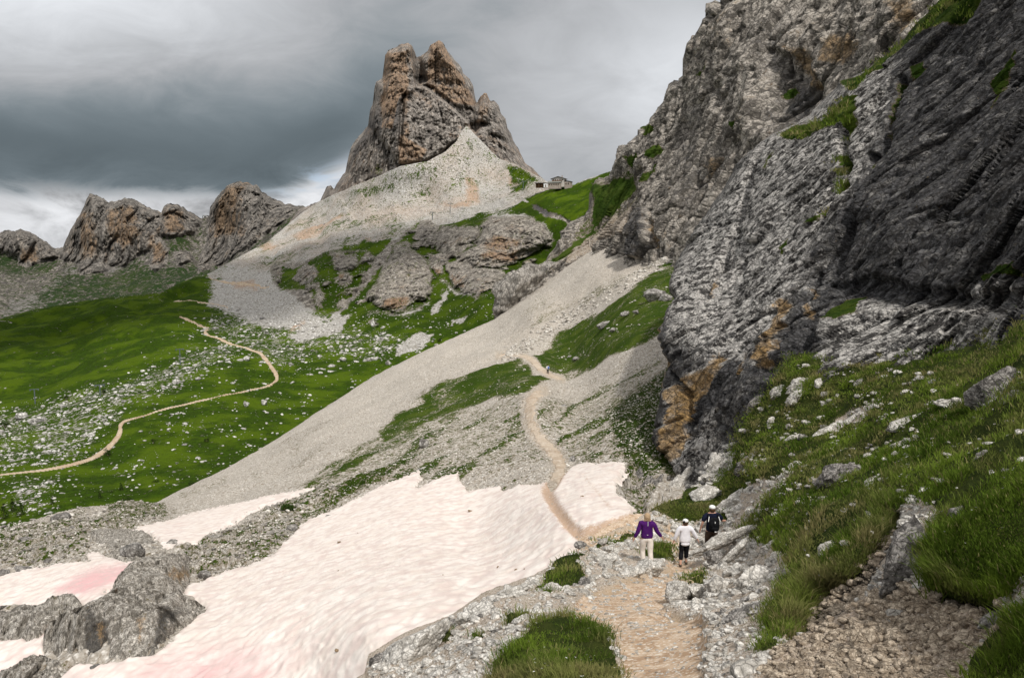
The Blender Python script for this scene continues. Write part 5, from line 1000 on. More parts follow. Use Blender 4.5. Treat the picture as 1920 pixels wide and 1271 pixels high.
stones('grass_stones', gG, front_surf, scatter_pts(gG, [(1380, 900), (1400, 790), (1480, 690), (1767, 680), (1780, 780), (1600, 950), (1400, 1000)], 900, 266, lambda x, y: front_d('grass')(x, y) * nz(40, 268, 0.0, 0.4)(x, y)), 17, rock_near, "stones lying in the shaded grass below the wall", 267, lo_=0.15, pw=3.5, sub=2, dk=(0, .5))

# loose blocks on the banks, each a thing
protoB = []
for k in range(9):
    W, Fa = rock_shape(4, 640 + k * 5, .13, 9); o = mesh_obj('boulder', W, Fa, rock_near if k % 3 else rock_grey, {'m': M4(len(W), 0, 0, .12, .08)}); protoB.append(o.data); COL.objects.unlink(o); bpy.data.objects.remove(o)
rs = np.random.RandomState(270)
for poly, n, lo_, hi_, lb, grp in (([(1265, 1085), (1330, 985), (1400, 1000), (1470, 1050), (1455, 1120), (1420, 1190), (1335, 1195)], 34, 10, 34, "on the stony bank right of the trail", "blocks on the bank right of the trail"),
                              ([(700, 1255), (850, 1165), (1080, 1052), (1200, 1000), (1200, 1070), (1060, 1130), (960, 1210), (860, 1280)], 44, 9, 30, "on the stony bank between the snow and the grass mound", "blocks on the bank beside the snow"),
                              ([(1400, 900), (1420, 780), (1490, 700), (1700, 700), (1740, 760), (1560, 860), (1440, 960)], 30, 7, 24, "in the shaded grass below the dark wall", "blocks in the grass below the wall"),
                              ([(1560, 960), (1600, 870), (1760, 800), (1900, 740), (1900, 900), (1760, 930), (1640, 950)], 14, 7, 18, "in the flowered grass of the right bank", "blocks in the flowered grass")):
    pts = scatter_pts(gG, poly, n, int(rs.randint(1e6)), None if n < 50 and 'right of' not in lb else front_d('rocky'))
    pts = pts[ldist(pts[:, 0], pts[:, 1], [(1205, 1000), (1340, 985)]) > 58]
    Q = front_surf(pts[:, 0], pts[:, 1], gG.P(pts[:, 0], pts[:, 1]), np.full(len(pts), 50.0))[0]
    for i in range(len(pts)):
        w_ = lo_ + (hi_ - lo_) * rs.power(.6); s_ = w_ * Q[i, 1] / F / 2
        o = bpy.data.objects.new('boulder', protoB[rs.randint(9)]); COL.objects.link(o); o.location = Q[i] + [0, 0, s_ * .12]
        o.scale = (s_ * rs.uniform(.9, 1.5), s_ * rs.uniform(.8, 1.2), s_ * rs.uniform(.45, .9)); o.rotation_euler = (rs.uniform(-.3, .3), rs.uniform(-.6, .1), rs.uniform(0, 6))
        q_ = o.scale[2] / s_; kk = [d is o.data for d in protoB].index(True)
        desc = ("large" if w_ > lo_ + .66 * (hi_ - lo_) else "middling" if w_ > lo_ + .33 * (hi_ - lo_) else "small") + (" flat" if q_ < .6 else " upright" if q_ > .78 else "") + (" grey block" if kk % 3 == 0 else " pale block")
        tag(o, where_label(pts[i, 0], pts[i, 1], G_MARKS, taken, desc), 'boulder', grp)
# ------------------------------------------------------------------ trails
def trail_material(name, u, c1, c2, c3):
    m, t, b = new_mat(name); pos = t.node('ShaderNodeNewGeometry', out=0)
    a = t.noise(pos, 1 / (30 * u), 4, 0.6); f = t.noise(pos, 1 / (4 * u), 6, 0.75)
    vo = t.n.new('ShaderNodeTexVoronoi'); t.put(vo.inputs['Vector'], pos); vo.inputs['Scale'].default_value = 1 / (4 * u)
    v2 = t.n.new('ShaderNodeSeparateColor'); t.put(v2.inputs[0], vo.outputs['Color'])
    c = t.mix(t.ss(a, 0.4, 0.6), c1, c2); c = t.mix(t.mul(t.ss(v2.outputs[0], 0.72, 0.9), 0.8), c, c3)
    c = t.mix(t.mul(t.ss(f, 0.54, 0.68), 0.35), c, tuple(x * 0.5 for x in c1))
    t.put(b.inputs['Base Color'], c)
    bp = t.n.new('ShaderNodeBump'); bp.inputs['Strength'].default_value = 0.8; bp.inputs['Distance'].default_value = 2.5 * u
    t.put(bp.inputs['Height'], t.add(f, t.mul(vo.outputs['Distance'], -0.5))); t.put(b.inputs['Normal'], bp.outputs[0])
    return m
tm_near = trail_material("trail_near", 0.009, (.40, .275, .18), (.57, .435, .315), (.74, .66, .56))
tm_mid = trail_material("trail_mid", 0.06, (.44, .35, .265), (.54, .45, .355), (.66, .59, .50))
tm_far = trail_material("trail_far", 0.25, (.44, .33, .23), (.50, .40, .29), (.56, .48, .38))
def strip(line, widths):
    L = np.array(line, float); w_ = np.interp(np.arange(len(L)), np.linspace(0, len(L) - 1, len(widths)), widths)
    d = np.gradient(L, axis=0); n = np.stack([-d[:, 1], d[:, 0]], -1); n /= np.linalg.norm(n, axis=1)[:, None] + 1e-9
    return np.concatenate([L + n * w_[:, None], (L - n * w_[:, None])[::-1]])
def path_lift(surf, h, wob, step):
    def f(px, py, P, s_):
        Q, _ = surf(px, py, P, np.full(len(px), 60.0)); n = fbm(P / wob, 4, 290)
        Q = Q.copy(); Q[:, 2] += np.where(s_ + step * 1.0 * n > 0, h, -6 * h)
        return Q, M4(len(px))
    return f
def path_patch(g, surf, poly, mat, h, wob, step, nj, margin=4):
    return patch("path", g, poly, step, path_lift(surf, h, wob, nj), None, mat, margin=margin, kind='structure')
for ln, wd in (([(-60, 902), (0, 893), (60, 886), (120, 876), (160, 866), (190, 850), (213, 830), (226, 812), (225, 798), (234, 789), (260, 780), (320, 766), (400, 747), (460, 733), (500, 724), (516, 717), (521, 709), (511, 694), (497, 672), (486, 660), (470, 655), (440, 645), (410, 635), (390, 627), (383, 619), (390, 612)], (1.6, 1.8, 2.4, 4.2, 4.6, 2.6, 1.6, 1.5, 2.4, 4.0, 3.8, 2.5, 2.0, 3.6, 2.5)),
               ([(392, 611), (370, 604), (352, 598), (336, 593)], (1.6, 1.8, 2.0)), ([(428, 578), (400, 569), (360, 558), (318, 553)], (1.4, 1.4, 1.0)), ([(392, 520), (405, 528), (430, 534), (470, 535), (505, 535)], (1.5, 2.2, 1.5))):
    path_patch(gD, land_surf, strip(smooth_line(ln, 2), wd), tm_far, 0.25, 8, 1.4, 1.5, 3)
path_patch(gE, side_surf, strip(smooth_line(path_main, 2), (2.5, 2.5, 4, 5.5, 4, 2)), tm_mid, 0.10, 2, 1.6, 2.5)
path_patch(gE, side_surf, strip(smooth_line(path_near[:9], 2), (11, 9, 10, 8, 9, 10, 11, 8)), tm_mid, 0.06, 1.5, 2.0, 7)
for pl in (trail, trail2, trail3):
    path_patch(gG, front_surf, pl, tm_near, 0.015, 0.7, 3.0, 16, 12)

stones('grass_stones', gG, front_surf, scatter_pts(gG, [(1400, 900), (1600, 860), (1760, 780), (1920, 700), (1920, 900), (1700, 950), (1560, 1060), (1440, 1140), (1400, 1000)], 900, 269, lambda x, y: front_d('grass')(x, y) * nz(34, 271, 0.0, 0.45)(x, y)), 24, rock_near, "pale stones showing through the turf of the right bank", 272, lo_=0.2, pw=3.0, sub=2, dk=(0, .5))
# ------------------------------------------------------------------ vegetation
def leaf_mat(name, c0, c1, c2, transl=0.35):
    m, t, b = new_mat(name, 0.75)
    att = t.n.new('ShaderNodeAttribute'); att.attribute_name = 'm'
    sp = t.n.new('ShaderNodeSeparateColor'); t.put(sp.inputs[0], att.outputs['Color'])
    c = t.mix(sp.outputs[0], c0, c1); c = t.mix(sp.outputs[1], c, c2)
    t.put(b.inputs['Base Color'], c)
    out = [n for n in t.n if n.type == 'OUTPUT_MATERIAL'][0]
    tr = t.node('ShaderNodeBsdfTranslucent', {0: c})
    t.put(out.inputs[0], t.node('ShaderNodeMixShader', {0: transl, 1: b.outputs[0], 2: tr}))
    return m
grass_mat = leaf_mat("grass_blades", (.055, .095, .012), (.165, .240, .030), (.30, .25, .12), 0.3)
shrub_mat = leaf_mat("dwarf_pine", (.020, .036, .010), (.045, .075, .016), (.10, .09, .03), 0.15)
bark_mat, t, b = new_mat("bark"); b.inputs['Base Color'].default_value = (.10, .075, .05, 1)
t.put(b.inputs['Base Color'], t.mix(t.noise(t.node('ShaderNodeNewGeometry', out=0), 30), (.07, .05, .035), (.17, .13, .09)))

def blades(name, g, surf, pts, nper, hm, label, seed, spread=1.0, hfun=None):
    rs = np.random.RandomState(seed); n = len(pts)
    P, _ = surf(pts[:, 0], pts[:, 1], g.P(pts[:, 0], pts[:, 1]), np.full(n, 50.0))
    dep = P[:, 1]
    tus = np.clip(0.8 + 1.5 * fbm(P / 0.8, 3, seed + 1), 0.25, 1.9)             # tussocks
    dry = np.clip(0.25 + 1.6 * fbm(P / 1.3, 4, seed + 2), 0, 1) ** 1.2
    lush = np.clip(0.45 + 1.3 * fbm(P / 2.0, 4, seed + 3), 0, 1)
    if hfun is not None: tus = tus * hfun(pts[:, 0], pts[:, 1])
    I = np.repeat(np.arange(n), nper); N = len(I)
    rad = 0.0045 * dep[I] * spread + 0.02
    off = rs.normal(size=(N, 2)) * rad[:, None]
    base = P[I].copy(); base[:, :2] += off; base[:, 2] -= 0.03
    h = hm * np.clip(dep[I] / 11, 0.6, 1) * tus[I] * rs.uniform(0.55, 1.25, N); az_ = rs.uniform(0, 6.283, N)
    w_ = np.maximum(0.0028 * (0.6 + 0.5 * tus[I]), 0.00042 * dep[I]) * rs.uniform(.8, 1.5, N)
    lean = np.stack([np.cos(az_), np.sin(az_)], -1) * rs.uniform(0.15, 0.75, N)[:, None] + off / (rad[:, None] + 1e-6) * 0.25 + np.array([-0.10, -0.05])
    sd2 = np.stack([-np.sin(az_ + 1.2), np.cos(az_ + 1.2)], -1); sd2[:, 0] = np.where(np.abs(sd2[:, 0]) < 0.5, np.sign(sd2[:, 0] + 1e-9) * 0.6, sd2[:, 0])
    V = np.zeros((N, 5, 3))
    for k, (f, ww) in enumerate(((0, 1.0), (0.55, 0.85))):
        c = base.copy(); c[:, :2] += lean * (h * f * f)[:, None]; c[:, 2] += h * f
        V[:, 2 * k] = c; V[:, 2 * k + 1] = c; V[:, 2 * k, :2] += sd2 * (w_ * ww)[:, None]; V[:, 2 * k + 1, :2] -= sd2 * (w_ * ww)[:, None]
    c = base.copy(); c[:, :2] += lean * h[:, None]; c[:, 2] += h * 0.86; V[:, 4] = c
    F3 = np.array([[0, 1, 3], [0, 3, 2], [2, 3, 4]])
    Fa = (np.arange(N) * 5)[:, None, None] + F3[None]
    m = np.zeros((N, 4)); m[:, 0] = np.clip(lush[I] * 0.9 + rs.uniform(-.25, .25, N), 0, 1); m[:, 1] = np.clip(dry[I] * 0.75 + (rs.uniform(size=N) < 0.06) * 0.7, 0, .9)
    o = mesh_obj(name, V.reshape(-1, 3), Fa.reshape(-1, 3), grass_mat, {'m': np.repeat(m, 5, 0)})
    tag(o, label, 'grass', kind='stuff'); return o
gd0 = front_d('grass')
def gd(x, y):
    P = gG.P(x, y)
    return gd0(x, y) * (0.12 + 0.88 * sstep(fbm(P / 0.8, 4, 299), -0.25, 0.2))
ptsA = scatter_pts(gG, [(1215, 965), (1345, 905), (1400, 770), (1480, 665), (1600, 665), (1767, 650), (1930, 580), (2100, 540), (2100, 1140), (1430, 1240), (1240, 1080)], 30000, 300, gd)
blades('grass', gG, front_surf, ptsA, 9, 0.105, "long green alpine grass covering the bank right of the trail", 301)
ptsB = scatter_pts(gG, [(780, 1560), (905, 1270), (1010, 1180), (1090, 1155), (1160, 1220), (1200, 1560)], 6000, 302, gd)
blades('grass', gG, front_surf, ptsB, 10, 0.12, "bright green flowery grass mound at the lower edge, left of the trail", 303)
ptsC = scatter_pts(gG, [(1000, 1120), (1060, 1050), (1190, 980), (1280, 1015), (1280, 1060), (1330, 1075), (1320, 1120), (1280, 1120), (1200, 1060), (1100, 1090), (1000, 1200), (820, 1210), (850, 1180)], 2600, 304, gd)
blades('grass', gG, front_surf, ptsC, 8, 0.13, "small grass patches among the white stones beside the trail", 305)
ptsD = scatter_pts(gG, [(1805, 1240), (1905, 1150), (2150, 1090), (2150, 1600), (1790, 1600)], 4500, 306, gd)
blades('grass', gG, front_surf, ptsD, 10, 0.16, "dark grass in the bottom right corner of the photo", 307)
ptsE = scatter_pts(gG, [(2100, 520), (3000, 330), (3000, 1400), (2100, 1500)], 5000, 297, gd)
blades('grass', gG, front_surf, ptsE, 7, 0.11, "green grass of the bank continuing to the right", 298)
# turf fringe hanging over the undercut banks
fr = smooth_line([(1476, 1200), (1500, 1155), (1530, 1120), (1590, 1082), (1640, 1014), (1664, 965)], 4); fr2 = smooth_line([(1760, 1118), (1800, 1124), (1850, 1118), (1885, 1112)], 4)
rs = np.random.RandomState(308)
fp = np.concatenate([fr, fr2]); fp = np.repeat(fp, 22, 0) + rs.normal(size=(len(fp) * 22, 2)) * 7 + [4, -6]
blades('grass', gG, front_surf, fp, 8, 0.20, "shaggy turf hanging over the dark undercut of the bank", 309)
# ledges and gullies of the dark wall
ptsF = np.concatenate([scatter_pts(gN, p, n, 310 + i, nz(22, 315, -0.1, 0.3)) for i, (p, n) in enumerate(((near_grass[0], 1800), (near_grass[1], 1000), (near_grass[2], 300)))])
blades('grass', gN, near_surf, ptsF, 8, 0.45, "green grass growing on the ledges of the dark wall", 312, spread=0.8)
# flowers
white_mat, t, b = new_mat("white_petals", 0.6); t.put(b.inputs['Base Color'], t.mix(t.noise(t.node('ShaderNodeNewGeometry', out=0), 40), (.74, .74, .68), (.86, .86, .82)))
yellow_mat, t, b = new_mat("yellow_petals", 0.6); t.put(b.inputs['Base Color'], t.mix(t.noise(t.node('ShaderNodeNewGeometry', out=0), 60), (.70, .52, .02), (.85, .68, .03)))
def flowers(name, pts, size, mat, label, seed, cat='flowers', h=0.17, kind='stuff'):
    rs = np.random.RandomState(seed); P, _ = front_surf(pts[:, 0], pts[:, 1], gG.P(pts[:, 0], pts[:, 1]), np.full(len(pts), 50.0))
    Vs, Fs = [], []; off = 0
    for p in P:
        r = size * rs.uniform(.6, 1.2) * p[1] / F; c = p + [rs.uniform(-.03, .03), rs.uniform(-.03, .03), h * rs.uniform(.7, 1.2)]; tl = rs.uniform(-.5, .5, 2) + [0, -.6]
        k = 5; a0 = rs.uniform(0, 6)
        V = [c - [0, 0, r * .25]]
        for j in range(k):
            for da, rr in ((-.32, .75), (0, 1.0), (.32, .75)):
                a = a0 + j * 6.283 / k + da; x_, y_ = math.cos(a) * r * rr, math.sin(a) * r * rr
                V.append(c + [x_, y_, r * .12 + tl[0] * x_ + tl[1] * y_])
        for j in range(k): b0 = off + 1 + 3 * j; Fs += [[off, b0, b0 + 1], [off, b0 + 1, b0 + 2]]
        Vs += V; off += len(V)
    o = mesh_obj(name, np.array(Vs), np.array(Fs), mat, smooth=False); return tag(o, label, cat, kind=kind)
fz = lambda x, y: gd(x, y) * nz(30, 320, 0.05, 0.5)(x, y)
flowers('wildflowers', scatter_pts(gG, [(1040, 1165), (1110, 1165), (1150, 1210), (1160, 1400), (900, 1400), (960, 1230)], 260, 321, fz), 2.6, white_mat, "tiny white flowers in the bright grass mound left of the trail", 322)
flowers('wildflowers', np.concatenate([scatter_pts(gG, [(1560, 900), (1700, 860), (1800, 750), (1920, 680), (1920, 860), (1760, 960), (1700, 930), (1600, 960)], 700, 323, fz), scatter_pts(gG, [(1380, 950), (1520, 880), (1560, 1000), (1460, 1060)], 60, 324, fz), scatter_pts(gG, [(1740, 900), (1920, 860), (1920, 1080), (1760, 1090)], 50, 325, fz)]), 2.8, white_mat, "small white flowers sprinkled over the grassy bank", 326)
for i, (x, y, n, s_, lb) in enumerate([(1734, 1057, 5, 6.5, "bright yellow flower beside the long tilted slab"), (1903, 908, 5, 3.0, "pair of yellow blossoms near the right edge of the photo"), (1862, 1033, 3, 2.5, "small yellow flower in the dark grass at right"), (1543, 955, 3, 2.2, "tiny yellow flower below the knobbly rock ridge"), (1660, 880, 3, 2.2, "tiny yellow flower in the middle of the grassy bank")]):
    rs = np.random.RandomState(330 + i)
    flowers('yellow_flower', np.array([x, y]) + rs.normal(size=(n, 2)) * s_ * 0.9, s_ * 0.62, yellow_mat, lb, 340 + i, cat='flower', kind=None, h=0.1)

def bush(name, g, cx, cy, wp, hp, seed, label, group=None, n=900, conifer=False):
    """dwarf pine: twisted stems as a part, needle sprays through the crown's volume"""
    rs = np.random.RandomState(seed); Y = float(g.Y(cx, cy + hp * .4)); k = Y / F; W, H = wp * k, hp * k
    b0 = at(cx, cy + hp * .45, Y); root = bpy.data.objects.new(name, None); COL.objects.link(root); root.location = b0; tag(root, label, 'shrub' if not conifer else 'tree', group)
    lob = rs.uniform(-1, 1, size=(7, 3)) * [.33 * W, .25 * W, .22 * H] + [0, 0, .45 * H]; lr = rs.uniform(.16, .30, 7) * W
    if conifer: lob = np.stack([rs.normal(size=7) * .05 * W, rs.normal(size=7) * .05 * W, np.linspace(.1, .92, 7) * H], -1); lr = np.linspace(.5, .08, 7) * W
    c = rs.randint(0, 7, n); d = rs.normal(size=(n, 3)); d /= np.linalg.norm(d, axis=1)[:, None]
    p = lob[c] + d * (lr[c] * rs.uniform(.5, 1.05, n) ** .6)[:, None] * [1, 1, .7 if not conifer else .4]; p[:, 2] = np.maximum(p[:, 2], .02 * H)
    a = rs.normal(size=(n, 3)); b_ = rs.normal(size=(n, 3)); s_ = max(.055 * W, .02)
    V = np.stack([p + a * s_, p - a * s_ * .6 + b_ * s_ * .35, p - a * s_ * .6 - b_ * s_ * .35], 1)
    m = np.zeros((n, 4)); m[:, 0] = rs.uniform(0, 1, n); m[:, 1] = (rs.uniform(size=n) < .06) * .8
    mesh_obj('foliage' if not conifer else 'crown', V.reshape(-1, 3), np.arange(3 * n).reshape(-1, 3), shrub_mat, {'m': np.repeat(m, 3, 0)}, root)
    Vs, Fs = [], []; off = 0
    for j in range(5 if not conifer else 1):
        e = lob[j] * [1.1, 1.1, .9] if not conifer else np.array([0, 0, .95 * H]); r0 = .035 * W
        for q, f in enumerate((0, .5, 1)):
            for h_ in range(5): th = h_ * 1.2566; Vs.append(e * f + np.array([math.cos(th), math.sin(th), 0]) * r0 * (1 - .75 * f) + [0, 0, .04 * W * math.sin(f * 3)])
        for q in range(2):
            for h_ in range(5): Fs.append([off + q * 5 + h_, off + q * 5 + (h_ + 1) % 5, off + q * 5 + 5 + (h_ + 1) % 5, off + q * 5 + 5 + h_])
        off += 15
    mesh_obj('stem' if not conifer else 'trunk', np.array(Vs), np.array(Fs), bark_mat, None, root)
    return root
bush('dwarf_pine', gE, 539, 954, 36, 22, 350, "single dark dwarf pine on the brown strip above the main snow", n=2200)
bb = [(203, 846, 18, 18, "dark bush just below the bend of the valley track"), (288, 826, 12, 8, "round bush alone in the meadow below the track"), (388, 824, 12, 8, "round bush in the meadow near the foot of the scree"), (293, 902, 16, 14, "bush at the rocky tongue below the meadow"), (362, 908, 20, 18, "dark bush at the foot of the long scree"), (236, 938, 24, 22, "widest dark bush above the rocky knoll"), (205, 925, 14, 12, "bush left of the widest one above the knoll"), (538, 818, 14, 8, "bush at the upper edge of the scree"), (630, 751, 10, 7, "small bush on the upper scree edge, lower of two"), (824, 637, 12, 7, "small bush on the upper scree edge, upper of two"),
      (708, 612, 8, 7, "bush under the dark pointed boulder"), (193, 733, 12, 14, "bush in the boulder belt by the short pylon"), (125, 745, 12, 12, "bush in the boulder belt, between two pylons"), (10, 795, 20, 18, "dark bush at the left edge of the boulder belt"), (320, 690, 8, 9, "bush below the narrow pylon"), (263, 735, 8, 10, "bush in the lower boulder belt")]
for i, (x, y, w_, h_, lb) in enumerate(bb): bush('bush', gD if not (x > 280 and y > 895) else gD, x, y, w_, h_, 360 + i, lb, n=350)
for i, (x, y, h_) in enumerate([(8, 960, 34), (24, 948, 28), (40, 955, 30), (98, 940, 18), (188, 930, 20), (228, 915, 22)]):
    bush('conifer', gD, x, y, h_ * .62, h_, 380 + i, ["leftmost small conifer below the meadow at the photo's left edge", "second small conifer from the left edge", "third small conifer from the left edge", "small conifer behind the left knoll's pale boulder", "small conifer left of the widest bush", "tallest thin conifer behind the widest bush"][i], n=700, conifer=True)
# ------------------------------------------------------------------ buildings and lift pylons
def flat_mat(name, c0, c1, sc_=3.0, rough=0.85, bump=0.0):
    m, t, b = new_mat(name, rough); pos = t.node('ShaderNodeTexCoord', out=3)
    n = t.noise(pos, sc_, 5, 0.6); t.put(b.inputs['Base Color'], t.mix(t.ss(n, 0.35, 0.65), c0, c1))
    if bump:
        bp = t.n.new('ShaderNodeBump'); bp.inputs['Strength'].default_value = bump; bp.inputs['Distance'].default_value = 0.02; t.put(bp.inputs['Height'], n); t.put(b.inputs['Normal'], bp.outputs[0])
    return m
plaster = flat_mat("plaster", (.50, .46, .42), (.62, .58, .54)); stonewall = flat_mat("stone_wall", (.24, .20, .17), (.42, .36, .31), 1.5)
roofm = flat_mat("dark_roof", (.06, .05, .045), (.11, .095, .085)); greyroof = flat_mat("grey_roof", (.15, .155, .14), (.23, .23, .21)); glass = flat_mat("window_glass", (.02, .022, .025), (.04, .045, .05), rough=0.2)
steel = flat_mat("dull_steel", (.07, .09, .10), (.12, .14, .15)); woodm = flat_mat("timber", (.10, .055, .03), (.17, .10, .06)); whitem = flat_mat("white_paint", (.66, .66, .65), (.76, .76, .75))
def box(x0, x1, y0, y1, z0, z1):
    V = [(x, y, z) for x in (x0, x1) for y in (y0, y1) for z in (z0, z1)]
    return V, [(0, 1, 3, 2), (4, 6, 7, 5), (0, 4, 5, 1), (2, 3, 7, 6), (0, 2, 6, 4), (1, 5, 7, 3)]
def prism(x0, x1, y0, y1, z0, z1, axis='y', th=0.35):
    """gable roof of real thickness; ridge along the axis"""
    if axis == 'y': prof = [(x0, z0), ((x0 + x1) / 2, z1), (x1, z0), (x1, z0 + th), ((x0 + x1) / 2, z1 + th), (x0, z0 + th)]; V = [(p[0], y, p[1]) for y in (y0, y1) for p in prof]
    else: prof = [(y0, z0), ((y0 + y1) / 2, z1), (y1, z0), (y1, z0 + th), ((y0 + y1) / 2, z1 + th), (y0, z0 + th)]; V = [(x, p[0], p[1]) for x in (x0, x1) for p in prof]
    Fs = [(0, 1, 4, 5), (1, 2, 3, 4), (6, 11, 10, 7), (7, 10, 9, 8)] + [(i, (i + 1) % 6, (i + 1) % 6 + 6, i + 6) for i in range(6)]
    return V, Fs
def part(name, pieces, mat, parent, smooth=False):
    V, Fs = [], []
    for v, f in pieces: o_ = len(V); V += v; Fs += [tuple(i + o_ for i in q) for q in f]
    me = bpy.data.meshes.new(name); me.from_pydata([tuple(map(float, v)) for v in V], [], Fs); me.update()
    me.materials.append(mat); o = bpy.data.objects.new(name, me); COL.objects.link(o); o.parent = parent
    bm = bmesh.new(); bm.from_mesh(me); bmesh.ops.recalc_face_normals(bm, faces=bm.faces); bm.to_mesh(me); bm.free()
    return o
def empty(name, loc, label, cat, rz=0, group=None):
    o = bpy.data.objects.new(name, None); COL.objects.link(o); o.location = loc; o.rotation_euler = (0, 0, rz); return tag(o, label, cat, group)
def land_pt(x, y):
    p = gD.P(np.array([x]), np.array([y])); return land_surf(np.array([float(x)]), np.array([float(y)]), p, np.array([40.0]))[0][0]
p = at(1050, 348.5, 655.0)
hut = empty('mountain_hut', tuple(p), "pale mountain hut with dark gable roof on the green saddle beside the tower", 'hut', math.radians(-18)); hut.scale = (.85, .85, .85)
k = 655 / F
part('wall', [box(-7.2, 5.6, -4.2, 4.2, -1.5, 6.4), ([(-7.2, -4.2, 6.4), (5.6, -4.2, 6.4), (-.8, -4.2, 8.3), (-7.2, 4.2, 6.4), (5.6, 4.2, 6.4), (-.8, 4.2, 8.3)], [(0, 1, 2), (3, 5, 4), (0, 2, 5, 3), (1, 4, 5, 2), (0, 3, 4, 1)])], plaster, hut)
r_ = part('roof', [prism(-8.4, 6.9, -5.4, 5.2, 6.1, 8.45)], roofm, hut); part('chimney', [box(1.6, 2.5, -.5, .5, 7.6, 9.8)], stonewall, r_)
part('lower_wall', [box(-10.2, 2.5, -7.6, -4.3, -3.5, 2.3)], stonewall, hut); part('lower_roof', [([(-10.8, -8.2, 2.3), (3.1, -8.2, 2.3), (3.1, -4.3, 4.1), (-10.8, -4.3, 4.1), (-10.8, -8.2, 2.65), (3.1, -8.2, 2.65), (3.1, -4.3, 4.45), (-10.8, -4.3, 4.45)], [(0, 1, 2, 3), (4, 7, 6, 5), (0, 4, 5, 1), (1, 5, 6, 2), (2, 6, 7, 3), (3, 7, 4, 0)])], greyroof, hut)
part('side_wing', [box(5.7, 11.6, -4.6, 3.4, -3.5, 3.4)], stonewall, hut); part('wing_roof', [([(5.7, -5.2, 4.6), (12.2, -5.2, 3.3), (12.2, 4, 3.3), (5.7, 4, 4.6), (5.7, -5.2, 4.95), (12.2, -5.2, 3.65), (12.2, 4, 3.65), (5.7, 4, 4.95)], [(0, 1, 2, 3), (4, 7, 6, 5), (0, 4, 5, 1), (1, 5, 6, 2), (2, 6, 7, 3), (3, 7, 4, 0)])], roofm, hut)
part('balcony', [box(-6.9, 3.4, -5.3, -4.25, 3.9, 4.1), box(-6.9, 3.4, -5.3, -5.2, 4.1, 4.7)], woodm, hut)
for x in (-5.6, -3.4, -1.2, 1.0, 3.2):
    w_ = part('window', [box(x - .55, x + .55, -4.33, -4.22, 4.75, 6.0)], woodm, hut); part('pane', [box(x - .42, x + .42, -4.36, -4.335, 4.9, 5.85)], glass, w_)
for x in (-8.6, -6.4, -4.2, -2.0, .2):
    w_ = part('window', [box(x - .5, x + .5, -7.7, -7.62, -.1, 1.3)], woodm, hut); part('pane', [box(x - .38, x + .38, -7.73, -7.705, .05, 1.15)], glass, w_)
for x in (7.3, 9.6):
    w_ = part('window', [box(x - .5, x + .5, -4.72, -4.62, .6, 2.0)], woodm, hut); part('pane', [box(x - .38, x + .38, -4.75, -4.725, .75, 1.85)], glass, w_)
shed = empty('shed', tuple(at(1013, 349, 672.0)), "low dark open shed left of the mountain hut", 'shed', math.radians(-8))
part('post', [box(x, x + .4, -2, -1.6, -1.5, 2.2) for x in (-3.8, -1.2, 1.4, 3.6)], woodm, shed)['kind'] = ''
del shed.children[0]['kind']
part('back_wall', [box(-3.9, 4.1, 1.2, 1.5, -1.5, 2.3)], woodm, shed); part('roof', [box(-4.6, 4.8, -2.6, 2.0, 2.25, 2.6)], roofm, shed)
cab = empty('cabin', tuple(at(1023, 349, 668.0)), "small white cabin between the dark shed and the mountain hut", 'cabin')
part('wall', [box(-1.7, 1.7, -1.4, 1.4, -1.2, 2.0)], whitem, cab); part('roof', [prism(-2.0, 2.0, -1.7, 1.7, 1.95, 2.6, th=.15)], greyroof, cab); part('door', [box(-.4, .4, -1.47, -1.41, -1.0, 1.0)], woodm, cab)
st = empty('lift_station', tuple(at(386, 409, 1540.0)), "tiny lift station in the notch of the far ridge", 'station')
part('cabin_wall', [box(-4, 4, -3, 3, -2, 4.6)], whitem, st); part('roof', [box(-5, 6.5, -3.6, 3.6, 4.6, 5.3)], roofm, st); part('mast', [box(-6.6, -5.4, -.6, .6, -2, 4)], steel, st); part('window', [box(-2.6, 2.6, -3.1, -3.02, .8, 3.2)], glass, st)
pyl = [(811, 415, 800, 8.0, "lift pylon on the talus, lower of the two above the crags"), (844, 399, 790, 8.5, "lift pylon on the talus, higher of the two above the crags"), (338, 682, 0, 7.5, "slim lift pylon standing in the boulder belt of the meadow"), (66, 756, 0, 6.5, "lift pylon at the left end of the boulder belt"), (981, 357, 745, 8.0, "lift pylon on the grass left of the dark shed"), (188, 742, 0, 4.5, "shortest lift pylon, in the middle of the boulder belt")]
for x, y, Y, h_, lb in pyl:
    q = land_pt(x, y) if Y == 0 else at(x, y, land_pt(x, y)[1]); e = empty('lift_pylon', tuple(q), lb, 'pylon', 0.5, None)
    part('pole', [box(-.22, .22, -.22, .22, -1, h_)], steel, e); part('crossarm', [box(-1.9, 1.9, -.15, .15, h_ + .02, h_ + .35)], steel, e)
    for sx in (-1.75, 1.4): part('wheel_train', [box(sx, sx + .35, -1.1, 1.1, h_ - .35, h_ - .01)], steel, e)

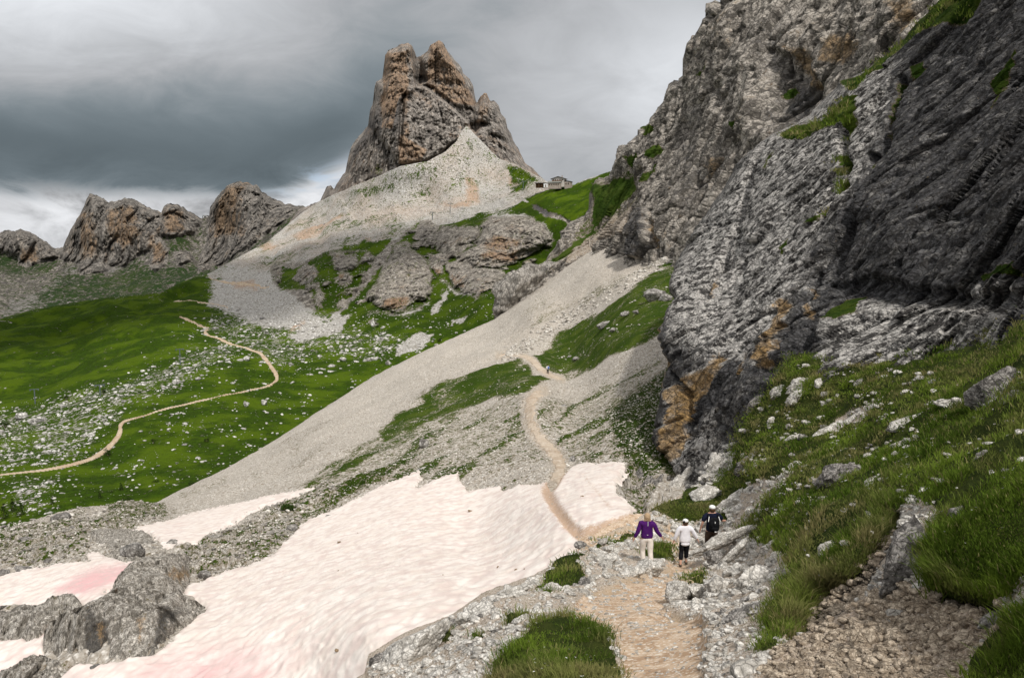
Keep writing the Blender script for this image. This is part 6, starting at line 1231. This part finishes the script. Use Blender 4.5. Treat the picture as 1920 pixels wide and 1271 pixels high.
# ------------------------------------------------------------------ people
def skin_mesh(name, verts, edges, radii, mat, parent, sub=2, smooth=True):
    me = bpy.data.meshes.new(name + "_rig"); me.from_pydata([tuple(v) for v in verts], edges, []); me.update()
    tmp = bpy.data.objects.new(name + "_rig", me); COL.objects.link(tmp)
    md = tmp.modifiers.new("s", 'SKIN'); md.use_smooth_shade = smooth
    for i, r in enumerate(radii): sv = me.skin_vertices[0].data[i]; sv.radius = (r, r) if not isinstance(r, tuple) else r; sv.use_root = (i == 0)
    ms = tmp.modifiers.new("ss", 'SUBSURF'); ms.levels = sub; ms.render_levels = sub
    dg = bpy.context.evaluated_depsgraph_get(); dg.update()
    out = bpy.data.meshes.new_from_object(tmp.evaluated_get(dg)); out.name = name
    bpy.data.objects.remove(tmp); bpy.data.meshes.remove(me)
    out.materials.clear(); out.materials.append(mat)
    o = bpy.data.objects.new(name, out); COL.objects.link(o); o.parent = parent
    return o
skinm = flat_mat("skin", (.46, .26, .19), (.54, .32, .24), 12); cloth_purple = flat_mat("purple_jacket", (.050, .010, .095), (.075, .016, .13), 8, bump=.4); cream = flat_mat("cream_trousers", (.62, .56, .50), (.72, .66, .60), 8, bump=.4)
white_cloth = flat_mat("white_shirt", (.70, .69, .73), (.80, .79, .83), 8, bump=.4); navy = flat_mat("navy_shirt", (.008, .010, .022), (.014, .017, .035), 8, bump=.3); brown_cl = flat_mat("brown_trousers", (.050, .034, .026), (.075, .052, .040), 8, bump=.3); black_cl = flat_mat("black_leggings", (.008, .008, .010), (.016, .016, .019), 8, bump=.3)
blond = flat_mat("blond_hair", (.30, .20, .12), (.46, .34, .22), 40); brownhair = flat_mat("brown_hair", (.05, .028, .016), (.10, .06, .035), 40); boots = flat_mat("boots", (.05, .04, .032), (.09, .075, .06), 20); bluem = flat_mat("blue_pack", (.02, .08, .35), (.03, .12, .45), 10); black_pack = flat_mat("black_pack", (.006, .006, .007), (.014, .014, .016), 14, bump=.4); redm = flat_mat("red_cloth", (.45, .03, .02), (.55, .05, .03), 10)
def person(px, py, Y, H, label, arms, legs, shirt, pants, hair, sleeve='long', shirt_hem=.80, head_turn=0.0, rz=0.0, sub=2, build=1.0, flare=1.0, pants_end=1.0):
    """walking away from the viewer; arms/legs: joint positions (x right, y ahead, z up) for a 1.7 m body"""
    root = empty('person', tuple(at(px, py, Y)), label, 'person', rz); s = H / 1.7; B = build
    Ls, Le, Lw, Rs, Re, Rw = arms; Lk, La, Rk, Ra = legs
    V = [(0, 0, .96), (0, .01, 1.12), (0, .0, 1.30), (0, 0, 1.42), (0, .005, 1.50), (0, .02, 1.575), (0, .02, 1.645), Ls, Le, Lw, Rs, Re, Rw, (-.095 * B, 0, .90), Lk, La, (.095 * B, 0, .90), Rk, Ra]
    V = [np.array(v, float) for v in V]
    E = [(0, 1), (1, 2), (2, 3), (3, 4), (4, 5), (5, 6), (3, 7), (7, 8), (8, 9), (3, 10), (10, 11), (11, 12), (0, 13), (13, 14), (14, 15), (0, 16), (16, 17), (17, 18)]
    R = [.125 * B, .115 * B, .125 * B, .10 * B, .052, .088, .082, .055, .042, .028, .055, .042, .028, .085 * B, .058, .040, .085 * B, .058, .040]
    R[5] = (.075, .092); R[6] = (.07, .085)
    for a in (15, 18):                                             # feet
        V.append(V[a] + [0, .0, -.055]); E.append((a, len(V) - 1)); R.append(.038); h_ = len(V) - 1
        V.append(V[h_] + [0, .17, -.012]); E.append((h_, len(V) - 1)); R.append(.03)
    for wv, el, sg in ((9, 8, 1), (12, 11, -1)):                   # hands: palm, four unequal fingers, thumb
        d = unit(V[wv] - V[el]); sidev = np.array([0, 1.0, 0.0]); pal = V[wv] + d * .055; V.append(pal); R.append((.034, .020)); E.append((wv, len(V) - 1)); pi_ = len(V) - 1
        for j, ln in enumerate((.060, .072, .068, .052)):
            b0 = V[wv] + d * .095 + sidev * (.030 - .020 * j); t1 = b0 + d * ln * .5 + np.array([sg * .006, 0, 0]); t2 = t1 + d * ln * .45 + np.array([sg * .018, 0, 0])
            V += [b0, t1, t2]; R += [.0105, .009, .0075]; n_ = len(V); E += [(pi_, n_ - 3), (n_ - 3, n_ - 2), (n_ - 2, n_ - 1)]
        b0 = V[wv] + d * .035 + sidev * .040; t1 = b0 + d * .035 + sidev * .018; V += [b0, t1]; R += [.012, .009]; n_ = len(V); E += [(pi_, n_ - 2), (n_ - 2, n_ - 1)]
    V = [v * s for v in V]; R = [tuple(q * s for q in r) if isinstance(r, tuple) else r * s for r in R]
    body = skin_mesh('body', V, E, R, skinm, root, sub)
    # face, on the far side: nose, brow, lips, ears worked into the head as one more part each
    hd = V[5]
    def blob(nm, c, r, mat, par, seed=0, sub_=3, rough=0.0):
        W, Fa = ICO[sub_]; W = W * np.array(r) * s
        if rough: W = W * (1 + rough * fbm(W / s * 28 + seed, 3, seed))[:, None]
        return mesh_obj(nm, W + np.array(c) * s, Fa, mat, None, par)
    blob('nose', (0, .118, 1.585), (.012, .02, .022), skinm, root, sub_=2); blob('mouth', (0, .104, 1.545), (.024, .010, .006), redm, root, sub_=2)
    for sx in (-1, 1): blob('ear', (sx * .086, .015, 1.59), (.012, .022, .032), skinm, root, sub_=2); blob('eye', (sx * .032, .100, 1.607), (.011, .008, .008), whitem, root, sub_=2)
    # clothes
    def lerp(a, b_, f): return a + (b_ - a) * f
    hem = shirt_hem; ex = .018
    VS = [np.array([0, 0, hem - .07]) * s, np.array([0, .0, (hem + 1.12) / 2]) * s, V[2], V[3] - [0, 0, .02 * s], V[3] + [0, 0, .055 * s], V[7], V[8], V[10], V[11]]
    RS = [(.18 * B * flare + ex) * s, (.172 * B * flare + ex) * s, (.172 * B + ex) * s, (.12 * B + ex) * s, .062 * s, (.082 + ex * .6) * s, (.062 + ex * .6) * s, (.082 + ex * .6) * s, (.062 + ex * .6) * s]
    RS[0] = (RS[0], RS[0] * .68); RS[1] = (RS[1], RS[1] * .68); RS[2] = (RS[2], RS[2] * .72)
    ES = [(0, 1), (1, 2), (2, 3), (3, 4), (3, 5), (5, 6), (3, 7), (7, 8)]
    if sleeve == 'long':
        VS += [lerp(V[8], V[9], .96), lerp(V[11], V[12], .96)]; RS += [.050 * s, .050 * s]; ES += [(6, 9), (8, 10)]
    else:
        VS[6] = lerp(V[7], V[8], .85); VS[8] = lerp(V[10], V[11], .85); RS[6] = RS[8] = .072 * s
    jk = skin_mesh('jacket' if sleeve == 'long' else 'shirt', VS, ES, RS, shirt, root, sub)
    VP = [V[0] + [0, 0, .05 * s], V[0] - [0, 0, .02 * s], V[13], lerp(V[13], V[14], .5), V[14], lerp(V[14], V[15], .5), lerp(V[14], V[15], pants_end * .95), V[16], lerp(V[16], V[17], .5), V[17], lerp(V[17], V[18], .5), lerp(V[17], V[18], pants_end * .95)]
    RP = [(.155 * B * s, .11 * B * s), (.175 * B * s, .13 * B * s)] + [x * s for x in (.118 * B, .105 * B, .088, .082, .076)] * 2
    skin_mesh('trousers', VP, [(0, 1), (1, 2), (2, 3), (3, 4), (4, 5), (5, 6), (1, 7), (7, 8), (8, 9), (9, 10), (10, 11)], RP, pants, root, sub)
    for a, b_ in ((V[19], V[20]), (V[21], V[22])): skin_mesh('boot', [a + [0, -.03 * s, .05 * s], a + [0, -.03 * s, -.015 * s], b_ + [0, .01 * s, 0]], [(0, 1), (1, 2)], [.055 * s, .052 * s, .040 * s], boots, root, 2)
    return root, V, s, blob, jk
# hiker in purple
r, V, s, blob, jk = person(1212, 1060, 22.6, 1.64, "walker in a purple jacket and pale trousers with shoulder-length blond hair", 
    ((-.20, 0, 1.385), (-.29, -.03, 1.13), (-.39, .02, .90), (.20, 0, 1.385), (.31, -.02, 1.13), (.47, .03, .93)), ((-.12, .08, .50), (-.10, -.02, .09), (.10, -.06, .50), (.12, -.20, .12)), cloth_purple, cream, blond, shirt_hem=.93, build=1.12)
h_ = blob('hair', (0, -.005, 1.60), (.102, .112, .120), blond, r, 3, 4, .10); blob('hair_ends', (-.005, -.02, 1.515), (.108, .075, .060), blond, r, 5, 4, .16)
part('zip', [box(-.006, .006, -.142, -.128, 1.30, 1.44)], whitem, jk)
part('reflective_mark', [box(-.03, .01, -.155, -.150, 1.02, 1.032)], whitem, jk)
# hiker in white
r, V, s, blob, jk = person(1283, 1060, 24.0, 1.56, "walker in a loose white top and black leggings with a pale cap",
    ((-.19, 0, 1.385), (-.30, .0, 1.13), (-.37, .05, .90), (.19, 0, 1.385), (.33, -.02, 1.16), (.44, .0, .97)), ((-.10, .06, .50), (-.16, -.10, .10), (.08, .10, .52), (.10, .16, .09)), white_cloth, black_cl, brownhair, shirt_hem=.88, build=1.05, flare=1.12, pants_end=.75)
skin_mesh('undershirt', [np.array([0, 0, .71]) * s, np.array([0, 0, .93]) * s], [(0, 1)], [(.215 * s, .17 * s), (.20 * s, .155 * s)], white_cloth, r, 2)
blob('hair', (0, -.012, 1.575), (.098, .104, .105), brownhair, r, 7, 4, .10)
c_ = blob('cap', (.005, .0, 1.635), (.098, .106, .072), whitem, r, 9, 4, .02); part('cap_band', [box(-.085, -.03, -.108, -.075, 1.60 * s, 1.66 * s)], black_cl, c_)
# hiker with the backpack
r, V, s, blob, jk = person(1333, 1046, 24.6, 1.80, "walker in a dark navy shirt, brown trousers and white cap wearing a backpack",
    ((-.21, 0, 1.385), (-.30, -.02, 1.15), (-.34, .05, .93), (.21, 0, 1.385), (.34, .02, 1.20), (.44, .16, 1.16)), ((-.11, .05, .50), (-.12, -.06, .09), (.12, .14, .52), (.14, .10, .12)), navy, brown_cl, brownhair, sleeve='short', shirt_hem=.90, build=1.08)
blob('hair', (0, -.008, 1.575), (.094, .102, .09), brownhair, r, 11, 4, .04)
c_ = blob('cap', (0, .005, 1.645), (.099, .108, .070), whitem, r, 13, 4, .01); part('cap_peak', [box(-.06 * s, .06 * s, .09 * s, .17 * s, 1.625 * s, 1.637 * s)], whitem, c_)
skin_mesh('neckerchief', [np.array([0, -.005, 1.475]) * s, np.array([0, 0, 1.515]) * s], [(0, 1)], [.070 * s, .062 * s], redm, r, 2)
bp_ = empty('backpack', tuple(np.array(r.location) + np.array([0, -.235, 1.18]) * s), "black backpack with white strap marks on the back of the walker in the white cap", 'backpack')
skin_mesh('bag', [np.array(v) for v in ((0, 0, -.27), (0, -.03, -.08), (0, -.02, .12), (0, .02, .24))], [(0, 1), (1, 2), (2, 3)], [(.155, .10), (.20, .135), (.185, .125), (.13, .08)], black_pack, bp_, 2)
skin_mesh('front_pocket', [np.array(v) for v in ((0, -.13, -.20), (0, -.15, -.03))], [(0, 1)], [(.12, .06), (.13, .06)], black_pack, bp_, 2)
part('grab_loop', [box(-.01, .01, -.155, -.14, .08, .14)], whitem, bp_); part('badge', [box(-.03, .03, -.235, -.222, -.19, -.16)], whitem, bp_)
for sx in (-1, 1): skin_mesh('shoulder_strap', [np.array(v) for v in ((sx * .13, .05, .16), (sx * .17, .13, .28), (sx * .15, .28, .24))], [(0, 1), (1, 2)], [.028, .026, .024], black_pack, bp_, 2); part('strap_mark', [([(sx * .185, -.05, .10), (sx * .205, -.05, .11), (sx * .165, .02, .255), (sx * .145, .02, .245), (sx * .185, -.035, .10), (sx * .205, -.035, .11), (sx * .165, .035, .255), (sx * .145, .035, .245)], [(0, 1, 2, 3), (4, 7, 6, 5), (0, 4, 5, 1), (1, 5, 6, 2), (2, 6, 7, 3), (3, 7, 4, 0)])], whitem, bp_)
# far hiker on the crest of the trail
q = side_surf(np.array([1027.0]), np.array([701.0]), gE.P(np.array([1027.0]), np.array([701.0])), np.array([60.0]))[0][0]
qx, qy = proj(q)
r, V, s, blob, jk = person(float(qx), float(qy), q[1], 1.78, "tiny distant walker in a white top and dark trousers on the crest of the trail",
    ((-.19, 0, 1.385), (-.26, 0, 1.13), (-.28, .1, .92), (.19, 0, 1.385), (.26, 0, 1.13), (.30, .1, .92)), ((-.10, .10, .50), (-.10, .02, .09), (.10, -.08, .50), (.12, -.22, .12)), white_cloth, black_cl, brownhair, shirt_hem=.90)
blob('hair', (0, 0, 1.60), (.10, .11, .11), brownhair, r, 15)
bp2 = empty('backpack', tuple(np.array(r.location) + np.array([.12, -.22, 1.22]) * s), "blue backpack on the tiny distant walker", 'backpack')
skin_mesh('bag', [np.array(v) for v in ((0, 0, -.22), (0, -.02, 0), (0, .0, .22))], [(0, 1), (1, 2)], [(.15, .10), (.19, .13), (.13, .09)], bluem, bp2, 2)
for sx in (-1, 1): skin_mesh('shoulder_strap', [np.array(v) for v in ((sx * .13, .05, .14), (sx * .14, .14, .24))], [(0, 1)], [.026, .024], bluem, bp2, 1)
# cones and bark bits on the snow
for i, (x, y, w_, lb) in enumerate([(882, 966, 9, "brown lump on the upper part of the main snow"), (636, 1025, 9, "brown lump on the left part of the main snow"), (635, 1077, 6, "small brown lump under the left one"), (967, 1077, 8, "brown lump on the snow right of centre"), (933, 1073, 5, "small dark lump left of the one right of centre"), (983, 1079, 4, "tiny dark lump right of the one right of centre"), (632, 1233, 12, "reddish brown lump at the bottom of the snow"), (831, 1088, 4, "tiny dark speck of debris in the middle of the snow"), (671, 1006, 4, "tiny brown speck at upper left of the snow"), (1092, 941, 8, "dark stone melting into the snow right of the trail")]):
    q, _ = snow_lift(np.array([float(x)]), np.array([float(y)]), gE.P(np.array([float(x)]), np.array([float(y)])), np.array([60.0])); k = q[0, 1] / F
    W, Fa = rock_shape(3, 700 + i, .2, 7); o = mesh_obj('debris', W * np.array([w_, w_ * .7, w_ * .5]) * k / 2, Fa, rock_brown, {'m': M4(len(W), 0, 0, .9, .5)}); o.location = tuple(q[0] + [0, 0, .1 * w_ * k]); o.rotation_euler = (0, .3, i); tag(o, lb, 'debris')

# unseen cloud blobs added between sun and valley to shade the far slopes
shade_cloud_mat, t, b = new_mat("shade_cloud_white", 1.0); t.put(b.inputs['Base Color'], t.mix(t.noise(t.node('ShaderNodeNewGeometry', out=0), 0.01), (.80, .80, .82), (.90, .90, .90)))
hs = np.array([math.sin(SUN_AZ), math.cos(SUN_AZ)]) / math.tan(SUN_EL)
for i, (gx, gy, gz, rx, ry) in enumerate([(-330, 640, -20, 235, 170), (-110, 640, 20, 75, 70)]):
    h_ = 900.0; W, Fa = ICO[4]; W = W * [rx, ry, 45]; W = W * (1 + 0.35 * fbm(W / 90 + i * 9, 4, 800 + i))[:, None]
    o = mesh_obj('shade_cloud', W, Fa, shade_cloud_mat); o.location = (gx + hs[0] * (h_ - gz), gy + hs[1] * (h_ - gz), h_); tag(o, kind='stuff', label="unseen sun blocker added overhead to shade the far slopes", cat='shade_cloud')
